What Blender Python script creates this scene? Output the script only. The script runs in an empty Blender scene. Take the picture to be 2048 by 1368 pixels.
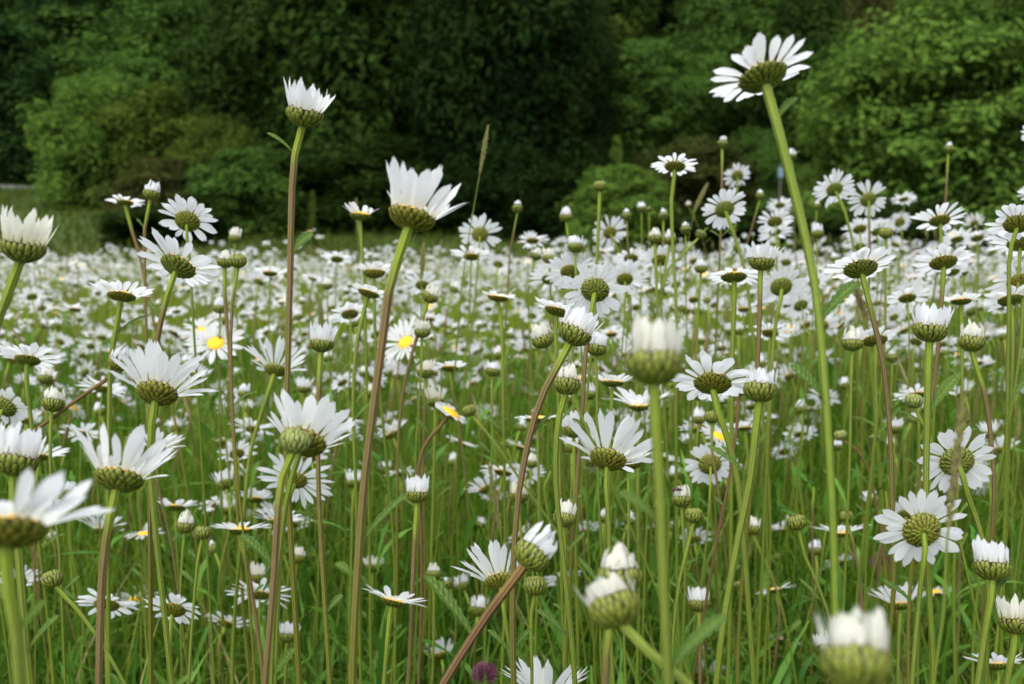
import bpy, math, random
import numpy as np
from mathutils import Vector

rnd = random.Random(7)
npr = np.random.default_rng(7)
S = bpy.context.scene
PI = math.pi

# ------------------------------------------------------------------ camera, light, exposure
CAM_H = 0.64
PITCH = math.radians(5.57)
FPX = 1991.0                      # focal length in pixels of the 2048 wide photograph
cam_d = bpy.data.cameras.new("camera")
cam = bpy.data.objects.new("camera", cam_d)
S.collection.objects.link(cam)
S.camera = cam
cam.location = (0, 0, CAM_H)
cam.rotation_euler = (PI / 2 - PITCH, 0, 0)
cam_d.sensor_width = 36
cam_d.lens = 36 * FPX / 2048
cam_d.clip_start = 0.02
cam_d.clip_end = 2000
cam_d.dof.use_dof = True
cam_d.dof.focus_distance = 0.56
cam_d.dof.aperture_fstop = 12.5

SUN_EL, SUN_AZ = math.radians(58), math.radians(205)
w = bpy.data.worlds.new("World")
S.world = w
w.use_nodes = True
nt = w.node_tree
nt.nodes.clear()
sky = nt.nodes.new("ShaderNodeTexSky")
sky.sky_type = 'NISHITA'
sky.sun_disc = False
sky.sun_elevation = SUN_EL
sky.sun_rotation = SUN_AZ
sky.dust_density = 4.0
sky.ozone_density = 0.6
hs = nt.nodes.new("ShaderNodeHueSaturation")
hs.inputs['Saturation'].default_value = 0.28
bg = nt.nodes.new("ShaderNodeBackground")
bg.inputs['Strength'].default_value = 0.13
wo = nt.nodes.new("ShaderNodeOutputWorld")
nt.links.new(sky.outputs[0], hs.inputs['Color'])
nt.links.new(hs.outputs[0], bg.inputs['Color'])
nt.links.new(bg.outputs[0], wo.inputs['Surface'])
sun_d = bpy.data.lights.new("sun", 'SUN')
sun_d.energy = 1.0
sun_d.angle = math.radians(60)
sun_d.color = (1.0, 0.975, 0.94)
sun = bpy.data.objects.new("sun", sun_d)
S.collection.objects.link(sun)
sd = Vector((math.sin(SUN_AZ) * math.cos(SUN_EL), math.cos(SUN_AZ) * math.cos(SUN_EL), math.sin(SUN_EL)))
sun.rotation_euler = (sd).to_track_quat('Z', 'Y').to_euler()
S.view_settings.view_transform = 'Standard'
S.view_settings.look = 'None'
S.view_settings.exposure = 1.28
S.view_settings.gamma = 1.0
S.cycles.max_bounces = 8
S.cycles.transmission_bounces = 4
S.cycles.diffuse_bounces = 4
S.cycles.use_denoising = True

FWD = np.array([0, math.cos(PITCH), -math.sin(PITCH)])
UP = np.array([0, math.sin(PITCH), math.cos(PITCH)])
RIGHT = np.array([1.0, 0, 0])
CAM = np.array([0, 0, CAM_H])


def at(px, py, z):
    """the point seen at photo pixel px, py whose depth along the view axis is z"""
    return CAM + RIGHT * ((px - 1024) / FPX * z) - UP * ((py - 684) / FPX * z) + FWD * z


def ss(a, b, x):
    t = np.clip((x - a) / (b - a), 0, 1)
    return t * t * (3 - 2 * t)


def ground_h(x, y):
    x = np.asarray(x, float); y = np.asarray(y, float)
    h = 0.015 * np.sin(x * 2.1 + 1) * np.sin(y * 1.7)
    h = h + 0.10 * ss(0.1, 1.6, x - 0.05 * y) * ss(0.9, 2.0, y) * (1 - ss(4, 8, y))
    h = h - 0.36 * ss(5, 23, y)
    h = h + 4.1 * ss(26, 53, y) * (0.9 + 0.1 * np.sin(x * 0.15))
    h = h + 0.44 * np.clip(y - 58, 0, 80)
    h = h + 0.8 * np.sin(x * 0.09) * ss(58, 75, y)
    return h


# ------------------------------------------------------------------ materials
def new_mat(name):
    m = bpy.data.materials.new(name)
    m.use_nodes = True
    t = m.node_tree
    t.nodes.clear()
    return m, t, t.nodes.new("ShaderNodeOutputMaterial")


def N(t, typ, **k):
    n = t.nodes.new(typ)
    for a, b in k.items():
        if a in n.inputs:
            n.inputs[a].default_value = b
        else:
            setattr(n, a, b)
    return n


def mixc(t, fac, a, b, mode='MIX'):
    n = t.nodes.new("ShaderNodeMix")
    n.data_type = 'RGBA'
    n.blend_type = mode
    for sock, v in ((n.inputs[0], fac), (n.inputs[6], a), (n.inputs[7], b)):
        if isinstance(v, (int, float)):
            sock.default_value = v
        elif isinstance(v, tuple):
            sock.default_value = v if len(v) == 4 else v + (1,)
        else:
            t.links.new(v, sock)
    return n.outputs[2]


def mth(t, op, a, b=0.0, c=None):
    n = t.nodes.new("ShaderNodeMath")
    n.operation = op
    for s, v in zip(n.inputs, (a, b, c)):
        if v is None:
            continue
        if isinstance(v, (int, float)):
            s.default_value = v
        else:
            t.links.new(v, s)
    return n.outputs[0]


def smooth(t, x, a, b):
    n = t.nodes.new("ShaderNodeMapRange")
    n.interpolation_type = 'SMOOTHSTEP'
    t.links.new(x, n.inputs[0])
    n.inputs[1].default_value = a
    n.inputs[2].default_value = b
    return n.outputs[0]


def finish(t, out, col, transl=0.0, rough=0.5, spec=0.3, bump=None, tcol=None):
    p = t.nodes.new("ShaderNodeBsdfPrincipled")
    p.inputs['Roughness'].default_value = rough
    p.inputs['Specular IOR Level'].default_value = spec
    if isinstance(col, tuple):
        p.inputs['Base Color'].default_value = col + (1,)
    else:
        t.links.new(col, p.inputs['Base Color'])
    if bump is not None:
        b = t.nodes.new("ShaderNodeBump")
        b.inputs['Strength'].default_value = bump[1]
        b.inputs['Distance'].default_value = bump[2]
        t.links.new(bump[0], b.inputs['Height'])
        t.links.new(b.outputs[0], p.inputs['Normal'])
    if transl > 0:
        tr = t.nodes.new("ShaderNodeBsdfTranslucent")
        c2 = tcol if tcol is not None else col
        if isinstance(c2, tuple):
            tr.inputs[0].default_value = c2 + (1,)
        else:
            t.links.new(c2, tr.inputs[0])
        mx = t.nodes.new("ShaderNodeMixShader")
        mx.inputs[0].default_value = transl
        t.links.new(p.outputs[0], mx.inputs[1])
        t.links.new(tr.outputs[0], mx.inputs[2])
        t.links.new(mx.outputs[0], out.inputs[0])
    else:
        t.links.new(p.outputs[0], out.inputs[0])


def uvxy(t):
    u = t.nodes.new("ShaderNodeUVMap")
    s = t.nodes.new("ShaderNodeSeparateXYZ")
    t.links.new(u.outputs[0], s.inputs[0])
    return s.outputs[0], s.outputs[1]


def noise(t, scale, detail=3, coord='Object'):
    tc = t.nodes.new("ShaderNodeTexCoord")
    n = t.nodes.new("ShaderNodeTexNoise")
    n.inputs['Scale'].default_value = scale
    n.inputs['Detail'].default_value = detail
    t.links.new(tc.outputs[coord], n.inputs['Vector'])
    return n.outputs[0]


def petal_mat(name, base, tip):
    m, t, out = new_mat(name)
    u, v = uvxy(t)
    c = mixc(t, smooth(t, v, 0.0, 0.35), tip, base)
    st = mth(t, 'SINE', mth(t, 'MULTIPLY', u, 26.0))
    c = mixc(t, mth(t, 'MULTIPLY_ADD', st, 0.03, 0.03), c, (0.60, 0.61, 0.65))
    finish(t, out, c, 0.60, 0.5, 0.25, (st, 0.5, 0.0004))
    return m


M = {}
M['petal'] = petal_mat("white_petal", (0.90, 0.92, 0.95), (0.88, 0.90, 0.80))
M['petal_cream'] = petal_mat("cream_petal", (0.88, 0.88, 0.80), (0.78, 0.80, 0.52))


def tint(c, k, b=.8):
    return (c[0] * k, c[1] * k, c[2] * k * b)


def bract_mat(name, green, mid, edge, tipc):
    green, mid, edge, tipc = tint(green, .72), tint(mid, .78), tint(edge, .6), tint(tipc, .75)
    m, t, out = new_mat(name)
    u, v = uvxy(t)
    au = mth(t, 'ABSOLUTE', u)
    nz = noise(t, 420, 2)
    c = mixc(t, smooth(t, v, 0.15, 0.95), green, mid)
    c = mixc(t, mth(t, 'MULTIPLY', nz, 0.35), c, tuple(x * 0.5 for x in green))
    c = mixc(t, smooth(t, mth(t, 'ADD', v, mth(t, 'MULTIPLY', au, 0.16)), 0.86, 1.05), c, tipc)
    k = mth(t, 'ADD', au, mth(t, 'MULTIPLY', mth(t, 'SUBTRACT', nz, 0.5), 0.25))
    e = mth(t, 'MAXIMUM', smooth(t, k, 0.58, 0.74), smooth(t, mth(t, 'ADD', v, mth(t, 'MULTIPLY', nz, 0.12)), 0.93, 1.0))
    c = mixc(t, e, c, edge)
    finish(t, out, c, 0.08, 0.5, 0.3, (mth(t, 'MULTIPLY', k, -1.0), 0.4, 0.0006))
    return m


M['bract'] = bract_mat("green_bract", (0.14, 0.20, 0.03), (0.27, 0.30, 0.05), (0.022, 0.014, 0.006), (0.15, 0.08, 0.018))
M['bract_gold'] = bract_mat("golden_bract", (0.13, 0.18, 0.022), (0.30, 0.29, 0.035), (0.035, 0.02, 0.006), (0.24, 0.14, 0.018))
M['bract_pale'] = bract_mat("pale_bract", (0.20, 0.28, 0.07), (0.34, 0.38, 0.13), (0.05, 0.035, 0.02), (0.16, 0.11, 0.05))


def disc_mat():
    m, t, out = new_mat("yellow_florets")
    nz = noise(t, 900, 1)
    c = mixc(t, nz, (0.55, 0.26, 0.01), (0.85, 0.55, 0.03))
    finish(t, out, c, 0.0, 0.6, 0.2, (nz, 0.8, 0.001))
    return m


M['disc'] = disc_mat()


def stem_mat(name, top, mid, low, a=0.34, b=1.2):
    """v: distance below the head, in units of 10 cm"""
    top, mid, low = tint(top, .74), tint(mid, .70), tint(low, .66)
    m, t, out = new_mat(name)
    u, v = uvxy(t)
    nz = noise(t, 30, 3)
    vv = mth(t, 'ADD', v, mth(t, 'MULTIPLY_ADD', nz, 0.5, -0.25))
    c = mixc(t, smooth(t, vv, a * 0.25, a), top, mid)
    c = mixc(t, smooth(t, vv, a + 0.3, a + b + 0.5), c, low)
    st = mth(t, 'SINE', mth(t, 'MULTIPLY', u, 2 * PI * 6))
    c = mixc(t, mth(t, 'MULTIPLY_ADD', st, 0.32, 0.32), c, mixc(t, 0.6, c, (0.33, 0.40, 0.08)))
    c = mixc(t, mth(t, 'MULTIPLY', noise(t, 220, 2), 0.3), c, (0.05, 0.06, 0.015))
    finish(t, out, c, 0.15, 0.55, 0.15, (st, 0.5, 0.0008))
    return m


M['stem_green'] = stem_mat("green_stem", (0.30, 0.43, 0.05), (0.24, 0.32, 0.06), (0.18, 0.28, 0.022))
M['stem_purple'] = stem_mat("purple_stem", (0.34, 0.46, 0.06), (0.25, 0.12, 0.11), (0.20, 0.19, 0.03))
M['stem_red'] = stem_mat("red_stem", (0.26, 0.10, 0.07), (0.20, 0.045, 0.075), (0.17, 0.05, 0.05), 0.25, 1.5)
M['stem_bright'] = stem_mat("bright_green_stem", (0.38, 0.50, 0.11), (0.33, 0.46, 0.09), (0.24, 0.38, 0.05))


def leafy(name, cols, transl, rough=0.5, spec=0.3, scale=0.6, rv=0.6):
    """colour varies by leaf and by slow patches"""
    cols = [tint(c, .78, .85) for c in cols]
    m, t, out = new_mat(name)
    g = t.nodes.new("ShaderNodeNewGeometry")
    r = t.nodes.new("ShaderNodeValToRGB")
    r.color_ramp.elements[0].color = cols[0] + (1,)
    r.color_ramp.elements[1].color = cols[-1] + (1,)
    for i, c in enumerate(cols[1:-1]):
        e = r.color_ramp.elements.new((i + 1) / (len(cols) - 1))
        e.color = c + (1,)
    nz = noise(t, scale, 2)
    f = mth(t, 'ADD', mth(t, 'MULTIPLY', g.outputs['Random Per Island'], rv), mth(t, 'MULTIPLY_ADD', nz, 1.4, -0.5))
    t.links.new(f, r.inputs[0])
    finish(t, out, r.outputs[0], transl, rough, spec)
    return m


def stem_leaf_mat():
    m, t, out = new_mat("daisy_leaf")
    u, v = uvxy(t)
    g = t.nodes.new("ShaderNodeObjectInfo")
    c = mixc(t, g.outputs['Random'], (0.055, 0.12, 0.016), (0.10, 0.175, 0.022))
    c = mixc(t, mth(t, 'MULTIPLY', noise(t, 260, 3), 0.5), c, (0.035, 0.075, 0.014))
    au = mth(t, 'ABSOLUTE', u)
    rib = smooth(t, au, 0.22, 0.04)
    side = mth(t, 'SINE', mth(t, 'ADD', mth(t, 'MULTIPLY', v, 60.0), mth(t, 'MULTIPLY', au, -9.0)))
    c = mixc(t, mth(t, 'MULTIPLY', rib, 0.55), c, (0.20, 0.27, 0.06))
    c = mixc(t, smooth(t, side, 0.75, 1.0), c, (0.13, 0.20, 0.04))
    finish(t, out, c, 0.3, 0.5, 0.2, (mth(t, 'ADD', side, rib), 0.5, 0.0005))
    return m


M['leaf'] = stem_leaf_mat()
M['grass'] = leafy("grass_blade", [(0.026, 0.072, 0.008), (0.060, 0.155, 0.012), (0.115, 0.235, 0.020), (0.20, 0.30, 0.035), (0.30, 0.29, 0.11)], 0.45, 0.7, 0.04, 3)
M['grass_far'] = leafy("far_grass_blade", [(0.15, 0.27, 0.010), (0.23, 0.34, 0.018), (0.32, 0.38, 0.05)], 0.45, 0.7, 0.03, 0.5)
M['herb'] = leafy("toothed_leaf", [(0.035, 0.11, 0.014), (0.07, 0.19, 0.024), (0.12, 0.27, 0.035), (0.17, 0.31, 0.07)], 0.3, 0.55, 0.15, 6)
M['spike'] = leafy("seed_head", [(0.17, 0.18, 0.06), (0.28, 0.27, 0.12), (0.22, 0.17, 0.10)], 0.2, 0.6, 0.2, 40)
M['spike_brown'] = leafy("brown_seed_head", [(0.12, 0.09, 0.06), (0.24, 0.20, 0.11), (0.15, 0.09, 0.07)], 0.2, 0.6, 0.2, 40)
M['clover'] = leafy("clover_floret", [(0.20, 0.05, 0.14), (0.34, 0.13, 0.25)], 0.3, 0.5, 0.3, 60)
M['butter'] = leafy("buttercup_petal", [(0.55, 0.42, 0.03), (0.75, 0.6, 0.05)], 0.2)


def tree_mat(name, a, b, c):
    return leafy(name, [a, b, c], 0.3, 0.8, 0.02, 3.0, 0.24)


M['t_bright'] = tree_mat("bright_foliage", (0.078, 0.155, 0.030), (0.145, 0.255, 0.048), (0.23, 0.36, 0.075))
M['t_mid'] = tree_mat("green_foliage", (0.046, 0.100, 0.021), (0.090, 0.178, 0.036), (0.15, 0.26, 0.053))
M['t_dark'] = tree_mat("dark_foliage", (0.018, 0.042, 0.009), (0.036, 0.072, 0.014), (0.066, 0.115, 0.022))
M['t_black'] = tree_mat("very_dark_foliage", (0.010, 0.026, 0.007), (0.020, 0.044, 0.011), (0.038, 0.074, 0.018))
M['t_blue'] = tree_mat("blue_green_foliage", (0.014, 0.038, 0.010), (0.028, 0.066, 0.018), (0.05, 0.10, 0.026))
M['t_olive'] = tree_mat("olive_foliage", (0.05, 0.085, 0.015), (0.095, 0.14, 0.024), (0.155, 0.205, 0.038))
M['t_brown'] = tree_mat("bronze_foliage", (0.05, 0.060, 0.018), (0.085, 0.098, 0.028), (0.13, 0.14, 0.04))


def bark_mat():
    m, t, out = new_mat("bark")
    nz = noise(t, 6, 5)
    finish(t, out, mixc(t, nz, (0.04, 0.032, 0.024), (0.13, 0.11, 0.085)), 0, 0.9, 0.1, (nz, 0.8, 0.05))
    return m


M['bark'] = bark_mat()


def ground_mat():
    m, t, out = new_mat("grassy_soil")
    n1, n2 = noise(t, 0.35, 4), noise(t, 9, 5)
    c = mixc(t, smooth(t, n1, 0.35, 0.65), (0.035, 0.06, 0.014), (0.06, 0.095, 0.025))
    c = mixc(t, smooth(t, n2, 0.5, 0.75), c, (0.05, 0.042, 0.022))
    finish(t, out, c, 0, 0.9, 0.1, (n2, 0.8, 0.1))
    return m


M['ground'] = ground_mat()


def asphalt_mat():
    m, t, out = new_mat("asphalt")
    n2 = noise(t, 30, 5)
    finish(t, out, mixc(t, n2, (0.10, 0.10, 0.105), (0.16, 0.16, 0.17)), 0, 0.85, 0.2, (n2, 0.5, 0.02))
    return m


M['asphalt'] = asphalt_mat()


def plain(name, c, rough=0.5, transl=0.0):
    m, t, out = new_mat(name)
    nz = noise(t, 12, 3)
    finish(t, out, mixc(t, mth(t, 'MULTIPLY', nz, 0.3), c, tuple(x * 0.6 for x in c)), transl, rough, 0.4)
    return m


M['blue'] = plain("pale_blue_paint", (0.17, 0.24, 0.33))
M['post'] = plain("weathered_post", (0.12, 0.11, 0.09))
M['fly'] = plain("fly_body", (0.05, 0.025, 0.018), 0.3)
M['wing'] = plain("fly_wing", (0.25, 0.22, 0.18), 0.3, 0.5)


# ------------------------------------------------------------------ mesh collecting
class MB:
    def __init__(s):
        s.v, s.q, s.uv, s.mi, s.n = [], [], [], [], 0

    def grid(s, P, UV, mi=0, wrap=False):
        a, b = P.shape[:2]
        idx = np.arange(a * b).reshape(a, b) + s.n
        if wrap:
            nx = np.roll(idx, -1, axis=0)
            q = np.stack([idx[:, :-1], nx[:, :-1], nx[:, 1:], idx[:, 1:]], -1).reshape(-1, 4)
        else:
            q = np.stack([idx[:-1, :-1], idx[1:, :-1], idx[1:, 1:], idx[:-1, 1:]], -1).reshape(-1, 4)
        s.v.append(P.reshape(-1, 3)); s.uv.append(UV.reshape(-1, 2)); s.q.append(q)
        s.mi.append(np.full(len(q), mi)); s.n += a * b

    def arrays(s):
        return np.concatenate(s.v), np.concatenate(s.q), np.concatenate(s.uv), np.concatenate(s.mi)

    def raw(s, V, Q, UV, MI):
        s.v.append(V); s.q.append(Q + s.n); s.uv.append(UV); s.mi.append(MI); s.n += len(V)

    def mesh(s, name, mats):
        V, Q, UV, MI = s.arrays()
        me = bpy.data.meshes.new(name)
        me.vertices.add(len(V)); me.vertices.foreach_set('co', V.astype(np.float32).ravel())
        me.loops.add(Q.size); me.loops.foreach_set('vertex_index', Q.astype(np.int32).ravel())
        me.polygons.add(len(Q))
        me.polygons.foreach_set('loop_start', np.arange(0, Q.size, 4, dtype=np.int32))
        me.polygons.foreach_set('loop_total', np.full(len(Q), 4, dtype=np.int32))
        me.polygons.foreach_set('material_index', MI.astype(np.int32))
        me.polygons.foreach_set('use_smooth', np.ones(len(Q), dtype=bool))
        ul = me.uv_layers.new(name="UVMap")
        ul.data.foreach_set('uv', UV[Q.ravel()].astype(np.float32).ravel())
        for m in mats:
            me.materials.append(M[m])
        me.update(calc_edges=True)
        return me

    def build(s, name, mats, parent=None):
        o = bpy.data.objects.new(name, s.mesh(name, mats))
        S.collection.objects.link(o)
        if parent is not None:
            o.parent = parent
        return o


def empty(name, loc):
    o = bpy.data.objects.new(name, None)
    o.empty_display_size = 0.02
    S.collection.objects.link(o)
    o.location = loc
    return o


def tag(o, label=None, cat=None, group=None, kind=None):
    for k, v in (('label', label), ('category', cat), ('group', group), ('kind', kind)):
        if v:
            o[k] = v


def frame_of(axis):
    a = axis / np.linalg.norm(axis)
    h = np.array([1.0, 0, 0]) if abs(a[0]) < 0.9 else np.array([0, 1.0, 0])
    x = h - a * a.dot(h); x /= np.linalg.norm(x)
    return np.stack([x, np.cross(a, x), a], 1)      # columns: local x, y, z


# ------------------------------------------------------------------ daisy head shapes, local z = flower axis, metres
HEAD = {  # theta max, flattening k, radius
    'O': (84, 0.42, 0.0095), 'U': (90, 0.52, 0.0095), 'H': (97, 0.70, 0.0088),
    'C': (112, 0.72, 0.0075), 'B': (140, 0.88, 0.0060), 'G': (150, 0.80, 0.0060)}
WID = {'O': 1, 'U': 1, 'H': 1, 'C': 1, 'B': 1, 'G': 1}


def prof(K, s, R):
    tm, k, _ = HEAD[K]
    th = np.radians(s * tm)
    r = R * np.sin(th)
    z = k * R * (1 - np.cos(th))
    return np.maximum(r, 0.0012 * (s < 0.5)), z


def calyx(mb, K, R, lod, rg, mi=0):
    tm, k, _ = HEAD[K]
    if lod == 2:
        rows = [(0.12, 0.62, 14, 0.05), (0.35, 1.03, 19, 0.02)]; nu, nt_ = 3, 3
    elif lod == 1:
        rows = [(0.04, 0.40, 11, 0.09), (0.16, 0.68, 15, 0.05), (0.38, 1.04, 19, 0.0)]; nu, nt_ = 5, 5
    else:
        rows = [(0.02, 0.32, 11, 0.12), (0.10, 0.54, 15, 0.085), (0.24, 0.80, 18, 0.045), (0.46, 1.05, 21, 0.0)]; nu, nt_ = 7, 8
    # base bowl
    s = np.linspace(0, 1, 6); ph = np.linspace(0, 2 * PI, 14, endpoint=False)
    r, z = prof(K, s, R * 0.96)
    P = np.stack([r[None] * np.cos(ph)[:, None], r[None] * np.sin(ph)[:, None], np.repeat(z[None], 14, 0)], -1)
    mb.grid(P, np.stack([np.ones((14, 6)), np.repeat(s[None] * .5, 14, 0)], -1), mi, True)
    for (s0, s1, n, off) in rows:
        p0 = rg.random() * 6
        for i in range(n):
            phi = p0 + 2 * PI * i / n + rg.uniform(-1.1, 1.1) / n
            e1 = s1 + rg.uniform(-.08, .06)
            t = np.linspace(0, 1, nt_)
            u = np.linspace(-1, 1, nu)
            sp = s0 + (e1 - s0) * t
            rr, zz = prof(K, sp, R)
            shp = np.interp(t, [0, .3, .6, .85, 1], [.6, 1, .95, .62, .14])
            offi = off + (.022 if i % 2 else 0)
            rmid = prof(K, np.array([(s0 + e1) / 2]), R)[0][0]
            W = PI * max(rmid, R * .35) / n * 1.42 * rg.uniform(.85, 1.15)
            wd = np.minimum(W * shp, rr * 3 * PI / n)
            th = np.radians(sp * tm)
            dphi = u[:, None] * wd[None] / np.maximum(rr, 1e-4)[None]
            lift = (offi + 0.05 * t[None] ** 2 * (K in 'OU')) * R + R * 0.06 * (1 - (u[:, None]) ** 2) * np.sin(PI * np.clip(t * .9 + .08, 0, 1))[None]
            nr, nz_ = np.sin(th), -np.cos(th)
            ro = rr[None] + lift * nr[None]
            zo = zz[None] + lift * nz_[None] * k
            ro = ro * .95
            P = np.stack([ro * np.cos(phi + dphi), ro * np.sin(phi + dphi), zo + 0 * dphi], -1)
            mb.grid(P, np.stack(np.broadcast_arrays(u[:, None], t[None]), -1), mi)


def petal(mb, R, z0, phi, L, W, op, curl, rg, lod, mi=0, side=0.0):
    """op: angle from the flower axis at its root, degrees; curl: added along its length"""
    nt_ = (9, 6, 4)[lod]; nu = (5, 3, 2)[lod]
    t = np.linspace(0, 1, nt_)
    ang = np.radians(op + curl * t)
    dt = np.diff(t, prepend=0)
    r = R + np.cumsum(np.sin(ang) * dt) * L
    z = z0 + np.cumsum(np.cos(ang) * dt) * L
    wd = W * .5 * np.interp(t, [0, .12, .35, .65, .85, .95, 1], [.36, .5, .85, 1, .9, .66, .34])
    u = np.linspace(-1, 1, nu)
    lat = u[:, None] * wd[None] + side * L * t[None] ** 2
    nr, nz_ = -np.cos(ang), np.sin(ang)
    ch = (0.10 * W * (np.abs(u[:, None]) ** 2) * (1 if op < 60 else .6) + 0.05 * W * np.cos(u[:, None] * PI * 1.5)) * np.sin(PI * np.clip(t + .1, 0, 1))[None] if nu > 2 else 0 * lat
    tw = rg.uniform(-.25, .25) * t[None] * lat
    d = ch + tw
    rr = r[None] + d * nr[None]
    zz = z[None] + d * nz_[None]
    if nu > 2 and lod == 0:   # notched tip
        k = -0.05 * L * np.cos(u * PI * 2 + rg.uniform(-1, 1))[:, None] * (t[None] ** 6)
        rr = rr + k * np.sin(ang)[None]; zz = zz + k * np.cos(ang)[None]
    c, s_ = math.cos(phi), math.sin(phi)
    P = np.stack([rr * c - lat * s_, rr * s_ + lat * c, zz + 0 * lat], -1)
    mb.grid(P, np.stack(np.broadcast_arrays(u[:, None], t[None]), -1), mi)


def petal_set(K, R, span_L, op, rg, lod, sparse=0.0):
    """list of (root radius, z, phi, L, W, op, curl, side)"""
    tm, k, _ = HEAD[K]
    rim, zr = prof(K, np.array([0.97]), R)
    rim, zr = rim[0], zr[0]
    out = []
    if K in 'OU':
        n = rg.randint(22, 27)
        asym = rg.uniform(0, 6.3)
        for i in range(n):
            if rg.random() < sparse:
                continue
            phi = 2 * PI * i / n + rg.uniform(-.09, .09)
            o = op + (rg.uniform(-9, 9) if K == 'O' else rg.uniform(-15, 15)) + 5 * math.cos(phi - asym) * (K == 'O')
            cu = rg.uniform(-4, 22) if K == 'O' else rg.uniform(-16, 18)
            out.append((rim * .9, zr + R * .05, phi, span_L * (rg.uniform(.84, 1.12) if rg.random() > .06 else rg.uniform(.5, .75)), 0.0046 * rg.uniform(.72, 1.25) * R / .0095, o, cu, rg.uniform(-.1, .1)))
    elif K == 'H':
        n = rg.randint(19, 23)
        for i in range(n):
            if rg.random() < sparse * .6:
                continue
            phi = 2 * PI * i / n + rg.uniform(-.1, .1)
            o = op + rg.uniform(-9, 12)
            out.append((rim * .88, zr, phi, span_L * rg.uniform(.7, 1.12), 0.0031 * rg.uniform(.8, 1.2) * R / .0088, o, rg.uniform(-22, 10), rg.uniform(-.12, .12)))
        for i in range(12):
            phi = 2 * PI * i / 12 + rg.uniform(-.2, .2)
            out.append((rim * .6, zr, phi, span_L * rg.uniform(.55, .85), 0.0028, op * .4 + rg.uniform(-12, 10), rg.uniform(-25, 0), rg.uniform(-.1, .1)))
    elif K in 'CB':
        n = 15 if K == 'C' else 10
        wk = 0.0027 if K == 'C' else 0.0025
        for i in range(n):
            phi = 2 * PI * i / n + rg.uniform(-.15, .15)
            out.append((rim * .93, zr - R * .1, phi, span_L * rg.uniform(.5, 1.2), wk * R / .0075 * rg.uniform(.7, 1.3), op + 8 + rg.uniform(-12, 16), rg.uniform(-50, -8), rg.uniform(-.22, .22)))
        for i in range(11):
            phi = 2 * PI * i / 11 + rg.uniform(-.2, .2)
            out.append((rim * rg.uniform(.4, .7), zr - R * .1, phi, span_L * rg.uniform(.8, 1.25), 0.0025 * R / .0075, op * .6 + rg.uniform(-8, 8), rg.uniform(-30, -4), rg.uniform(-.14, .14)))
    return out


def disc(mb, K, R, lod, mi=0):
    rim, zr = prof(K, np.array([0.97]), R)
    rim, zr = rim[0] * (.93 if K in 'OU' else .8), zr[0] - R * (.03 if K in 'OU' else .42)
    nr, na = ((5, 18), (4, 12), (3, 8))[lod]
    a = np.linspace(0, 1, nr); ph = np.linspace(0, 2 * PI, na, endpoint=False)
    r = rim * np.cos(a * PI / 2 * .98); z = zr + R * .32 * np.sin(a * PI / 2) * (1 if K in 'OU' else .6)
    P = np.stack([r[None] * np.cos(ph)[:, None], r[None] * np.sin(ph)[:, None], np.repeat(z[None], na, 0)], -1)
    mb.grid(P, np.zeros((na, nr, 2)), mi, True)


def catmull(pts, n):
    pts = np.array(pts)
    d = np.concatenate([[0], np.cumsum(np.linalg.norm(np.diff(pts, axis=0), axis=1))])
    P = np.vstack([2 * pts[0] - pts[1], pts, 2 * pts[-1] - pts[-2]])
    out = []
    s = np.linspace(0, d[-1], n)
    for x in s:
        i = min(max(np.searchsorted(d, x) - 1, 0), len(pts) - 2)
        t = (x - d[i]) / max(d[i + 1] - d[i], 1e-9)
        a, b, c, e = P[i], P[i + 1], P[i + 2], P[i + 3]
        # tangents scaled for uneven spacing
        L = d[i + 1] - d[i]
        m0 = (c - a) / max(np.linalg.norm(b - a) + L, 1e-9) * L
        m1 = (e - b) / max(np.linalg.norm(e - c) + L, 1e-9) * L
        out.append((2 * t**3 - 3 * t**2 + 1) * b + (t**3 - 2 * t**2 + t) * m0 + (-2 * t**3 + 3 * t**2) * c + (t**3 - t**2) * m1)
    return np.array(out), s


def tube(mb, pts, rads, n=10, ribs=0.0, mi=0, segs=None, vscale=10.0):
    pts, s = catmull(pts, segs or 24)
    T = np.gradient(pts, axis=0); T /= np.linalg.norm(T, axis=1)[:, None]
    x = np.array([1.0, 0.05, 0.02])
    X = x[None] - T * (T @ x)[:, None]; X /= np.linalg.norm(X, axis=1)[:, None]
    Y = np.cross(T, X)
    ph = np.linspace(0, 2 * PI, n, endpoint=False)
    q = np.linspace(0, 1, len(rads))
    r = np.interp(s / s[-1], q, rads)
    rr = r[None] * (1 + ribs * np.where(np.arange(n) % 2, 1, -1))[:, None]
    P = pts[None] + rr[..., None] * (np.cos(ph)[:, None, None] * X[None] + np.sin(ph)[:, None, None] * Y[None])
    UV = np.stack(np.broadcast_arrays((np.arange(n) / n)[:, None], (s * vscale)[None]), -1)
    mb.grid(P, UV, mi, True)
    return pts, s, T


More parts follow.
